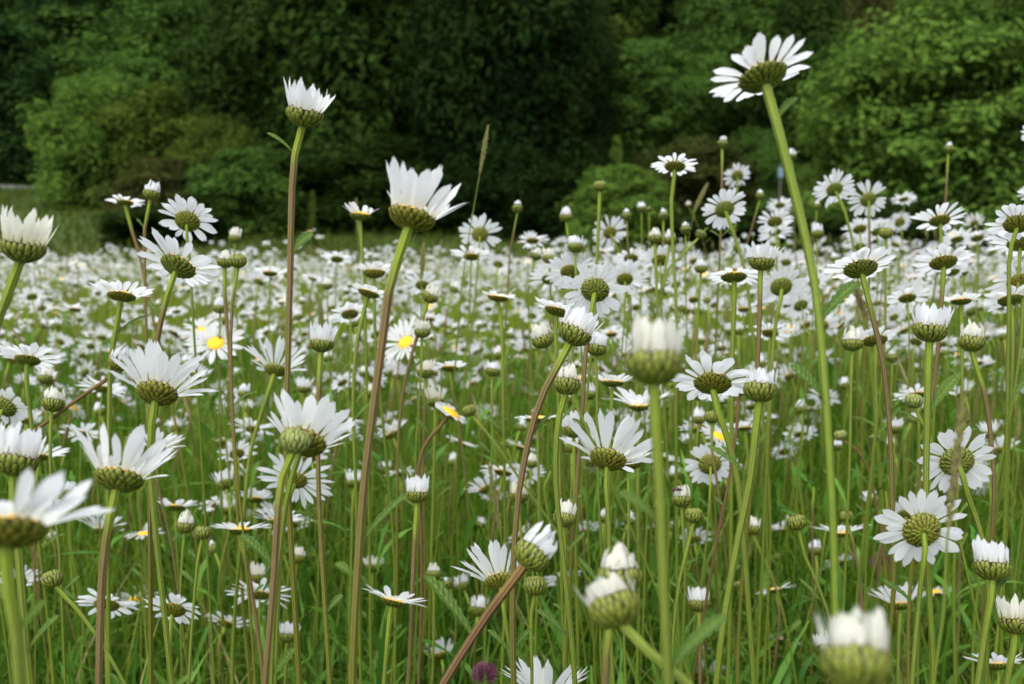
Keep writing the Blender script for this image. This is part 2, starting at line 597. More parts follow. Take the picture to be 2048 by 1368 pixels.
def leaf_blade(mb, p, d, up, L, W, curl, rg, teeth=0.0, nt_=9, mi=0):
    """a leaf from p along d, curling towards up"""
    d = d / np.linalg.norm(d)
    side = np.cross(d, up); side /= np.linalg.norm(side) + 1e-9
    nrm = np.cross(side, d)
    t = np.linspace(0, 1, nt_)
    a = curl * t
    dt = np.diff(t, prepend=0)
    c = p[None] + L * (np.cumsum(np.cos(a) * dt)[:, None] * d[None] + np.cumsum(np.sin(a) * dt)[:, None] * nrm[None])
    wd = W / 2 * np.interp(t, [0, .15, .5, .8, .95, 1], [.45, .45, .8, 1, .6, .12])
    if teeth:
        wd = wd * (1 + teeth * np.where(np.arange(nt_) % 2, 1, -1))
    u = np.array([-1, 0, 1.0])
    P = c[None] + (u[:, None] * wd[None])[..., None] * side[None, None] + (np.abs(u)[:, None] * wd[None] * .35)[..., None] * nrm[None, None]
    mb.grid(P, np.stack(np.broadcast_arrays(u[:, None], t[None]), -1), mi)


# ------------------------------------------------------------------ one daisy plant
def make_plant(K, pos, axis, R, L, op, path, w_top, col, leaves, lod, rg, sparse=0.0, split=False, cream=False, bract='bract'):
    """pos: root of the head; path: stem points from the head to the ground"""
    hg = random.Random(int(abs(pos[0] * 9973 + pos[2] * 7919) * 1000))
    base = path[-1]
    name = 'oxeye_daisy' if K in 'OUH' else 'daisy_bud'
    root = empty(name, tuple(base))
    Rm = frame_of(axis)

    def to_plant(V):
        return V @ Rm.T + (pos - base)[None]

    mb = MB()
    a = axis / np.linalg.norm(axis)
    pts = [pos - base + a * R * .10, pos - base - a * R * .35] + [p - base for p in path]
    swell = w_top * 1.25
    gr = 1.9 if col == 'bright' else 1.06
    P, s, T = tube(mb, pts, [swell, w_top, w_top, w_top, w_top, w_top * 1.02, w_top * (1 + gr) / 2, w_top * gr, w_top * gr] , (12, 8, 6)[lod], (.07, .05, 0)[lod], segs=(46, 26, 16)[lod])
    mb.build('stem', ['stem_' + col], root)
    # stem leaves
    for (f, sgn, LL, WW) in leaves:
        i = int(np.clip(f, 0.02, 0.95) * (len(P) - 1))
        mb = MB()
        dirn = np.array([sgn * .55, rg.uniform(-.3, .3), .85])
        leaf_blade(mb, P[i], dirn, np.array([-sgn * rg.uniform(.2, .9), -.7, rg.uniform(.2, .9)]), LL * .85, WW * .8, rg.uniform(-.9, -.3) * 1, rg, 0.16 if WW > .004 and len(path) > 4 else 0.08, 15)
        mb.build('leaf', ['leaf'], root)
    cmb = MB()
    calyx(cmb, K, R, lod, hg)
    cmb.v = [to_plant(v) for v in cmb.v]
    cal = cmb.build('calyx', [bract], root)
    pm = 'petal_cream' if cream else 'petal'
    ps = petal_set(K, R, L, op, hg, lod, sparse)
    if K in 'OUH':
        d = MB(); disc(d, K, R, lod)
        d.v = [to_plant(v) for v in d.v]
        d.build('flower_disc', ['disc'], cal)
    if ps:
        if split:
            for (r0, z0, phi, l, ww, o, cu, sd_) in ps:
                p = MB(); petal(p, r0, z0, phi, l, ww, o, cu, rg, lod, 0, sd_)
                p.v = [to_plant(v) for v in p.v]
                p.build('petal', [pm], cal)
        else:
            p = MB()
            for (r0, z0, phi, l, ww, o, cu, sd_) in ps:
                petal(p, r0, z0, phi, l, ww, o, cu, rg, lod, 0, sd_)
            p.v = [to_plant(v) for v in p.v]
            p.build('petals', [pm], cal)
    return root


# kind x y d(calyx px) roll away span op stemwidth colour ; stem px,px ... ; leaves f,side,len_mm,width_mm ; landmark name | full label
# O open, U cup, H upright petals, C opening bud, B white tipped bud, G green bud
CAT = """
H 45 503 88 10 5 100 14 22 green ; 22,560 0,625 -20,720 ; ; tufted head at the far left|tufted half-open daisy cut by the left edge, above the meadow horizon
O 250 407 34 0 20 74 - 9 purple ; 262,455 274,490 285,540 ; ; 
C 302 392 34 10 15 - - 9 purple ; 291,430 289,490 290,560 ; .12,-1,14,3 ; 
O 374 444 50 0 55 112 - - green ; 380,520 384,600 ; ; wide daisy beside the pair|wide open daisy seen from behind, right of the small pair over the dark bushes
O 355 535 74 18 36 168 72 14 purple ; 340,590 318,660 306,740 300,850 ; .22,-1,16,4 ; purple-stemmed broad daisy|broad white daisy with dark-rimmed calyx on a purple stem leaning right
C 450 528 34 5 5 - -12 11 purple ; 450,600 460,720 468,900 500,1368 ; ; 
G 476 527 34 0 5 - - 9 purple ; 465,600 462,720 470,900 490,1100 ; ; 
C 470 480 26 4 10 - - - green ; ; ;
H 608 235 75 12 5 92 18 18 purple ; 597,265 588,320 583,420 580,560 575,760 572,880 ; .05,1,14,3 .13,-1,20,3 .36,1,18,7 ; lone tattered daisy|tattered half-open daisy alone on a tall purple stem with one clasping leaf
U 720 433 42 5 5 66 42 9 green ; 722,480 726,520 730,600 ; ;
U 822 440 96 15 20 165 30 26 purple ; 803,485 780,570 765,680 745,830 725,1000 705,1368 ; ; big goblet daisy|big goblet-shaped daisy with long upright petals on a thick curving stem
O 960 470 34 0 65 84 - - green ; ; ;
O 943 515 34 0 20 84 70 - green ; ; ;
U 748 548 44 0 12 62 50 9 green ; 748,590 752,700 ; ;
O 674 520 26 0 30 64 - - green ; ; ;
O 540 548 30 0 15 66 70 - green ; ; ;
O 737 588 46 16 12 88 80 11 green ; 726,630 712,700 706,820 712,980 ; ;
C 858 597 34 28 5 - 4 10 purple ; 846,635 826,700 803,800 795,950 ; ;
O 845 572 30 0 40 78 - - green ; ; ;
B 1035 420 22 0 10 - - - purple ; 1020,500 1015,600 ; ;
O 1065 483 26 0 25 64 - - green ; ; ;
C 1132 437 27 0 5 - -6 7 green ; 1138,480 1142,540 ; ;
C 1150 497 32 0 8 - - 7 green ; ; ;
C 1098 520 28 0 8 - - - purple ; ; ;
C 1070 515 24 20 8 - - - green ; ; ;
O 1220 466 28 -10 60 74 - 6 green ; 1236,500 1250,560 ; ;
G 1200 376 27 0 5 - - 10 green ; 1198,430 1194,520 1190,620 ; .1,1,9,3 ; spiky green bud on a tall stem|green bud without petals on a straight pale stem above the horizon
B 1253 435 20 0 10 - - - purple ; ; ;
C 1283 420 20 0 10 - - - green ; ; ;
G 1298 421 15 0 10 - - - green ; ; ;
B 1327 435 21 0 10 - - - purple ; ; ;
O 1350 335 43 5 28 94 82 11 green ; 1343,400 1346,500 1352,600 1352,760 ; ; daisy over the bronze bush|open daisy high on a pale stem in front of the bronze bush
B 1445 291 22 5 5 - - 7 purple ; 1444,340 1443,420 ; ; small bud on the thin purple stem|small white-tipped bud on a thin purple stem against the bronze bush
O 1475 352 24 0 65 54 - - green ; ; ;
O 1450 420 40 -8 58 94 84 10 green ; 1470,475 1490,540 1500,620 ; ;
C 1310 480 30 0 5 - -14 9 green ; 1312,540 1316,640 ; ;
C 1340 483 28 0 5 - -14 8 green ; 1330,540 1322,620 ; ;
B 1371 463 22 0 5 - - - green ; ; ;
G 1400 472 24 30 5 - - 7 green ; 1370,500 1335,540 1320,600 ; ;
O 1262 518 30 0 35 64 - - green ; ; ;
O 1320 522 34 0 45 74 - - green ; ; ;
C 1402 540 27 0 5 - - 8 green ; 1398,600 1392,720 ; ;
H 1522 528 52 5 5 66 28 12 purple ; 1520,600 1516,720 1512,860 ; ; dark-cupped fluffy daisy|fluffy half-open daisy with very dark calyx left of the tallest stem
O 1527 158 100 -13 34 200 70 24 bright ; 1545,225 1575,330 1605,450 1628,560 1642,680 1655,850 1667,1080 1674,1368 ; .13,1,16,6 .5,1,26,7 .66,-1,24,9 ; tallest daisy|tallest daisy, seen from below, on a thick light green stem
O 1468 556 52 0 18 102 88 13 green ; 1467,640 1464,740 ; ; flat daisy by the dark cup|flat open daisy with drooping rays left of the tall green stem
O 1563 575 44 0 55 96 - 10 green ; 1552,640 1542,760 ; ;
O 1670 380 34 -5 55 86 - 8 green ; 1692,430 1708,500 ; ; left daisy of the high pair|left of two daisies side by side high against the bright tree
O 1737 400 33 0 62 82 - 7 purple ; 1738,450 1740,520 ; ; right daisy of the high pair|right of two daisies side by side high against the bright tree
O 1808 400 20 0 30 52 - - green ; ; ;
C 1583 315 19 0 5 - - - purple ; ; ;
B 1897 302 20 5 5 - - 6 purple ; 1895,350 1888,430 ; ; high bud at the bright tree|small bud on a thin stem high in front of the bright tree
O 1880 443 42 0 32 104 72 9 green ; 1883,500 1884,560 ; ;
O 2035 450 54 12 40 112 - 10 green ; 2020,500 2018,600 ; ;
O 1560 412 20 0 35 52 - - green ; ; ;
O 1722 540 68 -3 30 134 76 14 purple ; 1742,620 1765,720 1779,850 1784,1000 1786,1200 ; ; broad daisy on the brown stem|broad open daisy on a dark brownish stem right of the tallest stem
O 1887 527 54 0 30 112 80 11 purple ; 1884,580 1880,660 ; ;
O 1800 445 21 0 65 48 - - green ; ; ;
O 1955 478 26 0 30 70 - - green ; ; ;
O 1915 480 26 0 30 70 - - green ; ; ;
O 1815 598 36 0 30 84 - - green ; ; ;
O 1922 604 42 0 12 80 70 11 green ; 1923,660 1924,800 ; ;
O 2022 602 50 0 25 106 - 9 green ; ; ;
O 2040 566 50 0 45 120 - 9 green ; ; ;
O 1905 545 30 0 35 60 - - green ; ; ;
H 1860 667 68 8 5 64 4 18 green ; 1853,720 1854,850 1852,1000 1858,1180 1866,1368 ; .3,1,34,7 ; ragged bud-like daisy with hairy stem|half-open daisy with short ragged petals on a thick pale hairy stem
C 1943 690 50 8 8 - -8 12 purple ; 1962,760 1978,840 1988,1000 ; ; plump cream tuft|plump opening bud with rounded white tuft on a brownish stem near the right edge
C 1705 692 42 3 5 - -4 9 green ; 1702,760 1700,900 ; ;
O 1750 683 50 0 25 86 65 9 green ; 1750,740 1752,850 ; ;
B 1785 720 22 0 5 - - - green ; ; ;
O 1834 792 36 0 20 90 - - green ; ; ;
G 1827 807 35 10 10 - - 9 green ; 1850,850 1900,1000 ; ;
O 1915 925 68 12 58 150 82 14 green ; 1935,990 1960,1060 1975,1150 ; ; daisy at the seed spike|open daisy seen from behind, partly covered by the brown grass spike
O 1845 1062 76 8 62 176 84 13 green ; 1846,1110 1838,1200 1824,1368 ; ; largest rear-facing daisy|largest daisy seen from behind, low down by the brown grass spike
H 1985 1142 72 6 5 80 8 16 green ; 1972,1190 1966,1290 1955,1368 ; .1,1,20,6 ; candle-like daisy at lower right|half-open daisy with tall cream petals and dark cup at the lower right
U 1800 1212 43 0 2 94 46 10 green ; 1798,1260 1796,1368 ; ; small-cupped white daisy|white cup-shaped daisy with a tiny calyx below the largest rear-facing daisy
H 2030 1252 64 6 0 60 10 16 green ; 2020,1300 2014,1368 ; ; yellowing bud at the lower edge|half-open daisy with yellowing petals folded in, at the lower right edge
O 1995 1332 52 0 2 118 66 - green ; ; ;
C 1712 1345 138 6 10 - 4 28 green ; 1715,1400 ; ; blurred big tuft at the bottom|large blurred opening daisy cut off by the bottom edge
C 1233 1228 106 -20 15 - 2 26 bright ; 1285,1290 1345,1340 1420,1420 ; ; blurred tilted bud|large blurred bud tilting left on a thick bright green stem
C 1240 1165 90 0 0 - -22 20 purple ; 1216,1260 1212,1368 ; ; pointed cream bud|pointed cream bud with folded petals just above the blurred tilted bud
C 1308 740 112 2 5 - -2 29 green ; 1310,810 1318,950 1324,1100 1333,1300 ; ; central blurred bud|large blurred bud with a rounded white tuft on a pale thick stem
C 1133 775 56 6 8 - -10 17 green ; 1117,840 1112,960 1130,1150 1150,1368 ; ; blurred narrow bud|blurred green bud with a narrow cream tip, left of the central blurred bud
C 1520 787 66 5 5 - -12 20 green ; 1513,850 1500,960 1468,1120 1440,1300 ; ; blurred dark-rimmed bud|blurred dark-rimmed bud with a pale pointed tip right of the wide daisy
O 1425 770 76 8 30 166 76 17 green ; 1442,820 1462,900 1480,1000 ; ; wide daisy right of centre|wide open daisy seen from below between the two large blurred buds
U 1278 815 42 0 -4 150 58 12 green ; 1276,860 1276,1000 ; ; 
G 1478 782 36 8 5 - - 9 red ; 1474,850 1460,950 1430,1100 ; ;
C 1192 702 42 10 5 - -6 8 green ; 1194,760 1194,900 ; ;
H 1147 672 72 26 3 70 4 20 purple ; 1120,715 1085,790 1055,890 1034,1020 1025,1200 ; ; tilted closing daisy|half-open daisy leaning right with dark striped calyx, above the narrow blurred bud
C 1088 684 46 -22 0 - 0 9 green ; 1108,710 1130,760 ; ;
O 1190 582 58 12 55 134 84 13 purple ; 1180,640 1170,720 1166,800 ; ; big star daisy in the middle|big star-shaped daisy seen from behind with a green calyx, centre of the picture
O 1115 624 54 16 10 102 72 11 green ; 1112,680 1116,780 ; ;
O 996 597 44 8 5 72 68 10 green ; 1002,640 1006,760 ; ;
H 643 692 50 5 5 50 10 15 purple ; 638,730 636,850 638,1000 648,1180 660,1368 ; .75,1,22,8 ; small striped tuft on the red stem|small half-open daisy with boldly striped calyx on a reddish straight stem
U 550 742 44 6 30 116 52 12 green ; 546,775 522,830 502,900 490,1000 ; ;
U 606 888 92 14 30 175 46 15 green ; 590,930 575,990 560,1100 545,1300 ; ; great fan daisy|great fan-shaped daisy behind the tall purple stem, petals spread upward
G 590 890 60 8 5 - - 20 purple ; 568,940 556,1020 548,1150 530,1368 ; .2,-1,24,6 ; 
U 313 790 82 4 30 172 48 17 green ; 303,840 301,920 310,1050 328,1220 345,1368 ; ; fan daisy over the trio|large fan-shaped daisy on a green stem above the lower left trio
C 237 730 44 18 0 - -10 10 red ; 215,755 160,795 100,840 40,885 -20,960 ; .3,1,12,4 ; yellowish bud on the bent stem|yellowish bud on a strongly bent dark red stem
U 237 963 96 4 20 185 40 22 purple ; 229,1010 214,1070 204,1160 198,1368 ; .18,1,10,6 ; large dewy daisy|large dewy cup-shaped daisy low at the left on a ribbed purple stem
O 590 962 50 4 40 152 80 13 green ; 574,1010 562,1100 550,1368 ; ;
O 312 897 40 0 15 120 62 - purple ; 318,980 345,1100 380,1368 ; ;
O 55 722 50 0 22 118 72 11 green ; 56,790 64,860 70,1000 ; ; flat daisy at the left edge|flat daisy with wide spread petals close to the left edge
O 8 815 50 20 50 92 - - green ; ; ;
H 30 930 88 6 5 92 8 22 green ; 30,990 34,1060 45,1200 60,1368 ; ; blurred tuft at the left edge|blurred half-open daisy cut by the left edge above the huge daisy
U 12 1068 150 -4 12 340 60 32 green ; 18,1130 30,1240 42,1400 ; ; huge blurred daisy|huge blurred daisy cut by the left edge, its long petals spread flat
O 78 915 40 0 15 112 60 - purple ; ; ;
O 243 594 56 4 16 122 66 13 green ; 234,650 222,720 218,860 216,1000 ; .1,1,34,6 ; shaggy daisy over the grass|shaggy open daisy on a pale stem with a long pointed side leaf
O 432 688 38 8 -48 112 78 - green ; ; ; yellow-eyed daisy|daisy facing the viewer with its yellow centre showing, behind two purple stems
O 405 664 30 0 -40 90 - - green ; ; ;
O 812 686 36 -25 -42 124 74 - green ; ; ; yellow-eyed daisy by the thick stem|daisy turned to the viewer with yellow centre, right of the thick curving stem
C 845 668 34 0 0 - 0 - green ; ; ;
H 850 748 36 0 5 40 12 8 purple ; ; ;
O 900 738 36 0 12 72 70 7 purple ; 906,790 925,900 ; ;
C 985 746 30 8 5 - - 8 green ; 984,800 984,900 ; ;
H 870 806 36 0 5 46 20 9 green ; 870,850 866,1000 862,1150 ; ;
O 900 828 46 35 -12 66 88 10 red ; 880,850 850,890 836,950 842,1060 843,1200 ; ; tipped daisy on the curved red stem|short-rayed tipped daisy showing a yellow rim on a curved red stem
G 940 825 28 -20 10 - - 8 green ; 960,850 1000,900 ; ;
H 835 994 48 0 3 48 5 14 purple ; 832,1040 826,1150 816,1368 ; .12,-1,9,2 ; neat white brush daisy|neat brush-like half-open daisy on a straight brown stem low in the middle
H 708 968 33 0 5 33 8 9 green ; 705,1020 702,1150 700,1300 ; ;
H 1037 997 40 5 5 40 6 10 green ; 1040,1050 1050,1150 ; ;
C 1063 930 27 5 5 - - 7 green ; ; ;
C 1128 1042 46 8 5 - -4 9 green ; 1130,1090 1132,1200 ; ;
H 1147 864 46 0 8 60 26 9 green ; 1148,910 1150,1020 ; ;
O 1225 767 46 3 5 80 58 9 green ; 1222,820 1220,930 ; ;
U 1215 922 74 16 24 176 56 13 green ; 1214,960 1218,1060 1218,1200 ; ; drooping fan daisy|broad fan-shaped daisy crossed by a slanting brown stem in the middle
U 1255 930 60 -4 5 100 50 - green ; ; ;
O 1075 840 46 0 0 90 80 8 green ; 1076,900 1078,1020 ; ;
C 1178 792 30 4 5 - - - green ; ; ;
O 1420 930 46 6 60 98 82 - green ; ; ;
O 1437 874 34 20 -30 84 - - green ; ; ;
O 1490 858 30 0 12 74 64 10 green ; 1496,920 1494,1050 ; ;
C 1397 842 28 4 5 - - - green ; ; ;
G 1424 838 32 0 5 - - 8 purple ; 1424,900 1440,1000 ; ;
C 1363 1005 40 4 5 - -6 8 green ; 1366,1060 1370,1150 ; ; bud with a fly|white-tufted bud with orange-brown cup on which a tiny brown fly sits
G 1388 1036 38 0 5 - - 10 green ; 1376,1090 1356,1180 1345,1300 ; ;
C 1505 1062 32 8 5 - - 8 green ; 1520,1100 1560,1200 ; ;
H 1398 1212 46 0 3 44 4 12 purple ; 1398,1260 1400,1368 ; ; brush daisy by the blurred stem|upright white brush-like daisy low between the two blurred stems
C 1415 1315 26 0 5 - - - green ; ; ;
G 1070 1178 46 0 5 - - 10 green ; 1062,1230 1064,1368 ; ;
C 1058 1118 76 38 8 - 4 24 red ; 1030,1160 985,1215 935,1290 870,1400 ; .25,-1,36,8 ; half-turned bud on the thick purple stem|plump striped bud turned right on a thick slanting purple-red stem
U 1000 1165 60 -10 25 140 42 12 green ; 1010,1210 1020,1300 ; ; paper-white daisy behind the bud|clean white cup-shaped daisy just left of the half-turned bud
O 785 1205 54 14 2 136 68 14 green ; 776,1250 768,1368 ; ; ragged flat daisy|ragged flat daisy with torn petals low, left of the straight brown stem
C 867 1152 32 0 5 - -12 9 green ; 868,1200 864,1368 ; ;
C 827 1297 24 0 5 - - - green ; ; ;
C 690 1242 22 8 5 - - - green ; 680,1270 665,1330 ; ;
H 575 1276 38 6 5 46 20 9 green ; 572,1320 570,1368 ; ;
O 480 1062 46 0 -1 122 74 13 purple ; 492,1120 512,1240 530,1368 ; ; thin-rayed daisy with yellow glimpse|flat thin-rayed daisy with a trace of yellow, on a brown stem at lower left
C 370 1057 38 6 0 - -14 - green ; ; ;
G 405 1070 34 2 5 - - 9 green ; 396,1120 386,1230 378,1368 ; ;
G 107 1164 42 -28 5 - - 10 green ; 138,1200 190,1265 250,1368 ; ; nodding green bud|round striped green bud on a thin curved stem at the lower left
O 213 1212 50 0 25 118 86 11 green ; 212,1260 215,1368 ; ; left daisy of the low row|left of three open daisies in a row low down at the left
O 270 1202 30 0 -25 96 - - green ; ; ;
O 345 1222 52 0 28 116 86 - purple ; ; ;
O 520 1192 42 0 20 130 84 - green ; ; ;
H 517 1158 34 0 5 40 14 - green ; ; ;
O 352 1016 36 0 10 80 64 - green ; ; ;
O 202 1062 30 0 15 90 55 - green ; ; ;
O 290 1070 34 0 -10 76 88 - green ; ; ;
C 595 1120 30 8 5 - - - green ; ; ;
H 745 1137 30 0 10 52 40 - green ; ; ;
U 1092 1395 60 4 5 150 45 12 green ; ; ; white fan at the bottom edge|white fan-shaped daisy cut off by the bottom edge, left of the blurred buds
O 985 988 28 0 30 64 - - green ; ; ;
O 1680 1068 40 0 -4 112 66 10 purple ; 1712,1120 1728,1250 ; ;
G 1595 1050 38 -8 5 - - 9 green ; 1605,1100 1640,1180 1665,1260 ; ;
G 1693 1037 28 0 5 - - 8 purple ; 1705,1080 1720,1170 ; ;
G 1682 874 26 -14 5 - - 7 red ; 1710,895 1738,940 1750,1000 ; ;
C 1677 896 20 0 5 - - - green ; ; ;
H 1978 870 30 0 5 42 24 8 green ; ; ;
H 1463 665 26 0 5 44 30 8 green ; 1462,710 1460,800 ; ;
O 1540 668 34 10 25 90 - - green ; ; ;
O 1602 612 30 -15 50 80 - - green ; ; ;
C 90 760 30 0 5 - - - green ; ; ;
C 140 990 30 5 5 - -4 - green ; ; ;
O 860 640 22 0 20 60 - - green ; ; ;
O 1100 560 34 0 40 90 - - green ; ; ;
O 1140 545 40 0 45 100 - - green ; ; ;
O 1250 560 34 0 50 96 - - green ; ; ;
C 655 575 22 0 5 - - - green ; ; ;
C 820 555 20 0 5 - - - green ; ; ;
O 700 630 36 -12 30 80 - - green ; ; ;
C 440 620 30 0 5 - - - green ; ; ;
O 150 620 24 0 15 64 - - green ; ; ;
O 150 790 0 0 0 0 - - green ; ; ;
O 205 780 34 0 25 100 - - green ; ; ;
O 165 870 30 0 25 90 - - green ; ; ;
O 130 810 0 0 0 0 - - green ; ; ;
C 105 812 44 5 10 - - - green ; ; ;
H 93 765 30 0 5 40 24 - green ; ; ;
O 440 870 0 0 0 0 - - green ; ; ;
C 488 790 26 0 5 - - - green ; ; ;
G 440 888 22 0 5 - - - green ; ; ;
O 505 860 30 0 25 90 - - green ; ; ;
H 607 780 28 0 5 36 20 - green ; ; ;
C 728 750 22 0 5 - - - green ; ; ;
O 690 870 26 0 25 70 - - green ; ; ;
C 742 790 26 0 5 - -10 - green ; ; ;
O 1600 870 26 0 25 70 - - green ; ; ;
O 1570 905 24 0 35 60 - - green ; ; ;
H 1790 860 30 0 5 40 20 - green ; ; ;
G 1750 880 22 0 5 - - - green ; ; ;
O 510 1000 34 0 12 70 55 - green ; ; ;
H 450 1022 30 0 5 46 30 - green ; ; ;
O 555 1045 40 0 10 100 60 - green ; ; ;
C 1200 1035 0 0 5 - - - green ; ; ;
C 1345 1015 0 0 5 - - - green ; ; ;
B 1320 1020 24 0 5 - - - green ; ; ;
C 960 1052 22 20 5 - - - green ; ; ;
B 898 1172 22 -30 5 - - - green ; ; ;
B 870 1092 14 0 5 - - - green ; ; ;
C 1635 470 26 0 10 - - - green ; ; ;
O 1550 445 30 0 45 72 - - green ; ; ;
C 1545 455 20 0 5 - - - green ; ; ;
O 1720 460 28 0 40 68 - - green ; ; ;
O 1755 465 26 0 40 64 - - green ; ; ;
G 1772 470 28 0 5 - - - green ; ; ;
G 1665 450 0 0 5 - - - green ; ; ;
B 1520 395 18 0 5 - - - purple ; 1505,450 ; ;
B 1634 415 15 0 5 - - - purple ; ; ;
C 1378 412 12 -15 5 - - - purple ; 1395,450 ; ;
O 1990 340 0 0 0 0 - - green ; ; ;
O 2078 270 34 20 30 70 - - green ; ; ;
O 2074 390 34 10 30 70 - - green ; ; ;
O 2040 490 50 10 30 120 - - green ; ; ;
"""

INV_REAL = {'O': 0.019, 'U': 0.019, 'H': 0.0176, 'C': 0.0150, 'B': 0.0120, 'G': 0.0120}
DEF_OP = {'O': 80, 'U': 52, 'H': 14, 'C': -4, 'B': -14, 'G': 0}
PLANTS = []          # (root, K, px, py, d, away, landmark name, full label)


def stem_down(last, prev_dir, rg, drift=0.14):
    """carry a stem from its last seen point to the ground"""
    d = prev_dir / (np.linalg.norm(prev_dir) + 1e-9)
    x, y, z = last
    g = float(ground_h(x, y))
    h = max(z - g, 0.05)
    slope = np.clip(d[:2] / max(-d[2], .25), -.8, .8)
    out = []
    for f in (0.35, 0.7, 1.0):
        s = (1 - (1 - f) ** 2) * .45
        px_ = x + slope[0] * h * s + rg.uniform(-.01, .01)
        py_ = y + slope[1] * h * s * .3 + rg.uniform(0, .02)
        gz = float(ground_h(px_, py_))
        out.append(np.array([px_, py_, z - (z - gz) * f]))
    out[-1][2] = float(ground_h(out[-1][0], out[-1][1])) - 0.01
    return out


def do_catalog():
    for ln, line in enumerate(CAT.strip().splitlines()):
        parts = [p.strip() for p in line.split(';')]
        f = parts[0].split()
        K = f[0]
        x, y, d, roll, away = [float(v) for v in f[1:6]]
        if d == 0:
            continue
        rg = random.Random(1000 + ln)
        z = INV_REAL[K] * FPX / d
        span = None if f[6] == '-' else float(f[6])
        op = DEF_OP[K] if f[7] == '-' else float(f[7])
        R = INV_REAL[K] / 2
        if K in 'OU':
            rim = R * .85
            L = (span / 2 * z / FPX - rim) / max(math.sin(math.radians(op + 5)), .5)
            L = float(np.clip(L * (1.18 if K == 'U' else 1), .008, .026))
        elif K == 'H':
            L = R * rg.uniform(1.25, 1.6)
        elif K == 'C':
            L = R * rg.uniform(1.0, 1.35)
        else:
            L = R * .8
        wtop = 0.00135 * rg.uniform(.9, 1.15) if f[8] == '-' else float(f[8]) / 2 * z / FPX
        wtop = min(wtop * .65, 0.0030)
        rr, aa = math.radians(roll), math.radians(away) + math.atan((y - 684) / FPX)   # away is measured from the line of sight
        axis = math.cos(aa) * (math.sin(rr) * RIGHT + math.cos(rr) * UP) + math.sin(aa) * FWD
        centre = at(x, y, z)
        pos = centre - axis * R * HEAD[K][1] * .55
        path = []
        for p in parts[1].split():
            a, b = [float(v) for v in p.split(',')]
            if math.hypot(a - x, b - y) < .85 * d:
                continue
            path.append(at(a, b, z * (1 + .00003 * (b - y))))
        if not path:
            g = rg.uniform(-.10, .10)
            q = pos - axis * .012
            path = [q + np.array([g * .03 - axis[0] * .008, 0, -.035]), q + np.array([g * .08, 0.002, -.085])]
        else:
            # begin smoothly below the head
            pass
        last, prev = path[-1], (path[-1] - (path[-2] if len(path) > 1 else pos))
        path += stem_down(last, prev, rg)
        leaves = []
        for p in parts[2].split():
            a = [float(v) for v in p.split(',')]
            leaves.append((a[0] * (.27 if d > 60 else .45), a[1], a[2] / 1000, a[3] / 1000))
        for _ in range(2 if not leaves and rg.random() < .45 else (1 if not leaves and rg.random() < .8 else 0)):
            leaves.append((rg.uniform(.05, .3), rg.choice((-1, 1)), rg.uniform(.012, .032), rg.uniform(.003, .006)))
        lod = 0 if d >= 44 else (1 if d >= 26 else 2)
        cream = K in 'CB' and rg.random() < .5 or (K == 'H' and rg.random() < .3)
        br = 'bract_gold' if K in 'OU' and rg.random() < .6 else ('bract_pale' if K == 'G' and rg.random() < .4 else 'bract')
        sparse = {9: .3, 0: 0}.get(ln, .06 if K == 'O' else .03)
        if K == 'H' and d > 70:
            sparse = .3
        root = make_plant(K, pos, axis, R, L, op, path, wtop, f[9], leaves, lod, rg, sparse, split=(d >= 42 and K in 'OUH') or (K == 'C' and d > 80), cream=cream, bract=br)
        lm, full = (parts[3].split('|') + [''])[:2] if parts[3] else ('', '')
        PLANTS.append([root, K, x, y, d, away, lm, full])


do_catalog()

# ------------------------------------------------------------------ heads as arrays for the mass of flowers further off
MATS_MASS = ['petal', 'bract_gold', 'disc', 'stem_green', 'stem_purple', 'bract']


def head_arrays(K, lod, seed):
    rg = random.Random(seed)
    R = HEAD[K][2]
    mb = MB()
    if lod < 3:
        calyx(mb, K, R * (.88 if K in 'OU' else 1), 2, rg, 1 if K in 'OU' else 5)
        L = {'O': .0165, 'U': .017, 'H': .013, 'C': .009, 'B': .006, 'G': 0}[K]
        for (r0, z0, phi, l, ww, o, cu, sd_) in petal_set(K, R, L, DEF_OP[K] + rg.uniform(-12, 8), rg, 2, .05):
            petal(mb, r0, z0, phi, l, ww, o, cu, rg, 2, 0, sd_)
        if K in 'OU':
            disc(mb, K, R, 2, 2)
    else:            # far away: a bowl and a ring of nine petals
        s = np.linspace(0.1, 1, 3); ph = np.linspace(0, 2 * PI, 7, endpoint=False)
        r, z = prof(K, s, R)
        P = np.stack([r[None] * np.cos(ph)[:, None], r[None] * np.sin(ph)[:, None], np.repeat(z[None], 7, 0)], -1)
        mb.grid(P * np.array([.7, .7, 1]), np.stack([np.full((7, 3), .2), np.repeat(s[None] * .8, 7, 0)], -1), 1, True)
        n = 11
        o0 = {'O': 78, 'U': 50, 'H': 20, 'C': 5, 'B': -10, 'G': 0}[K]
        L = {'O': .017, 'U': .018, 'H': .013, 'C': .008, 'B': .005, 'G': 0}[K]
        rim, zr = prof(K, np.array([.95]), R)
        for i in range(n if L else 0):
            phi = 2 * PI * i / n + rg.uniform(-.1, .1)
            o = math.radians(o0 + rg.uniform(-14, 14))
            W = .0092 if K in 'OU' else .006
            t = np.array([0, 1.0]); u = np.array([-1, 1.0])
            rr = rim[0] * .8 + np.sin(o) * L * t; zz = zr[0] + np.cos(o) * L * t
            lat = u[:, None] * (W / 2 * np.array([.6, 1.0]))[None]
            P = np.stack([rr[None] * math.cos(phi) - lat * math.sin(phi), rr[None] * math.sin(phi) + lat * math.cos(phi), zz[None] + 0 * lat], -1)
            mb.grid(P, np.stack(np.broadcast_arrays(u[:, None] * .3, t[None]), -1), 0)
        if K in 'OU':
            disc(mb, K, R, 2, 2)
    return mb.arrays()


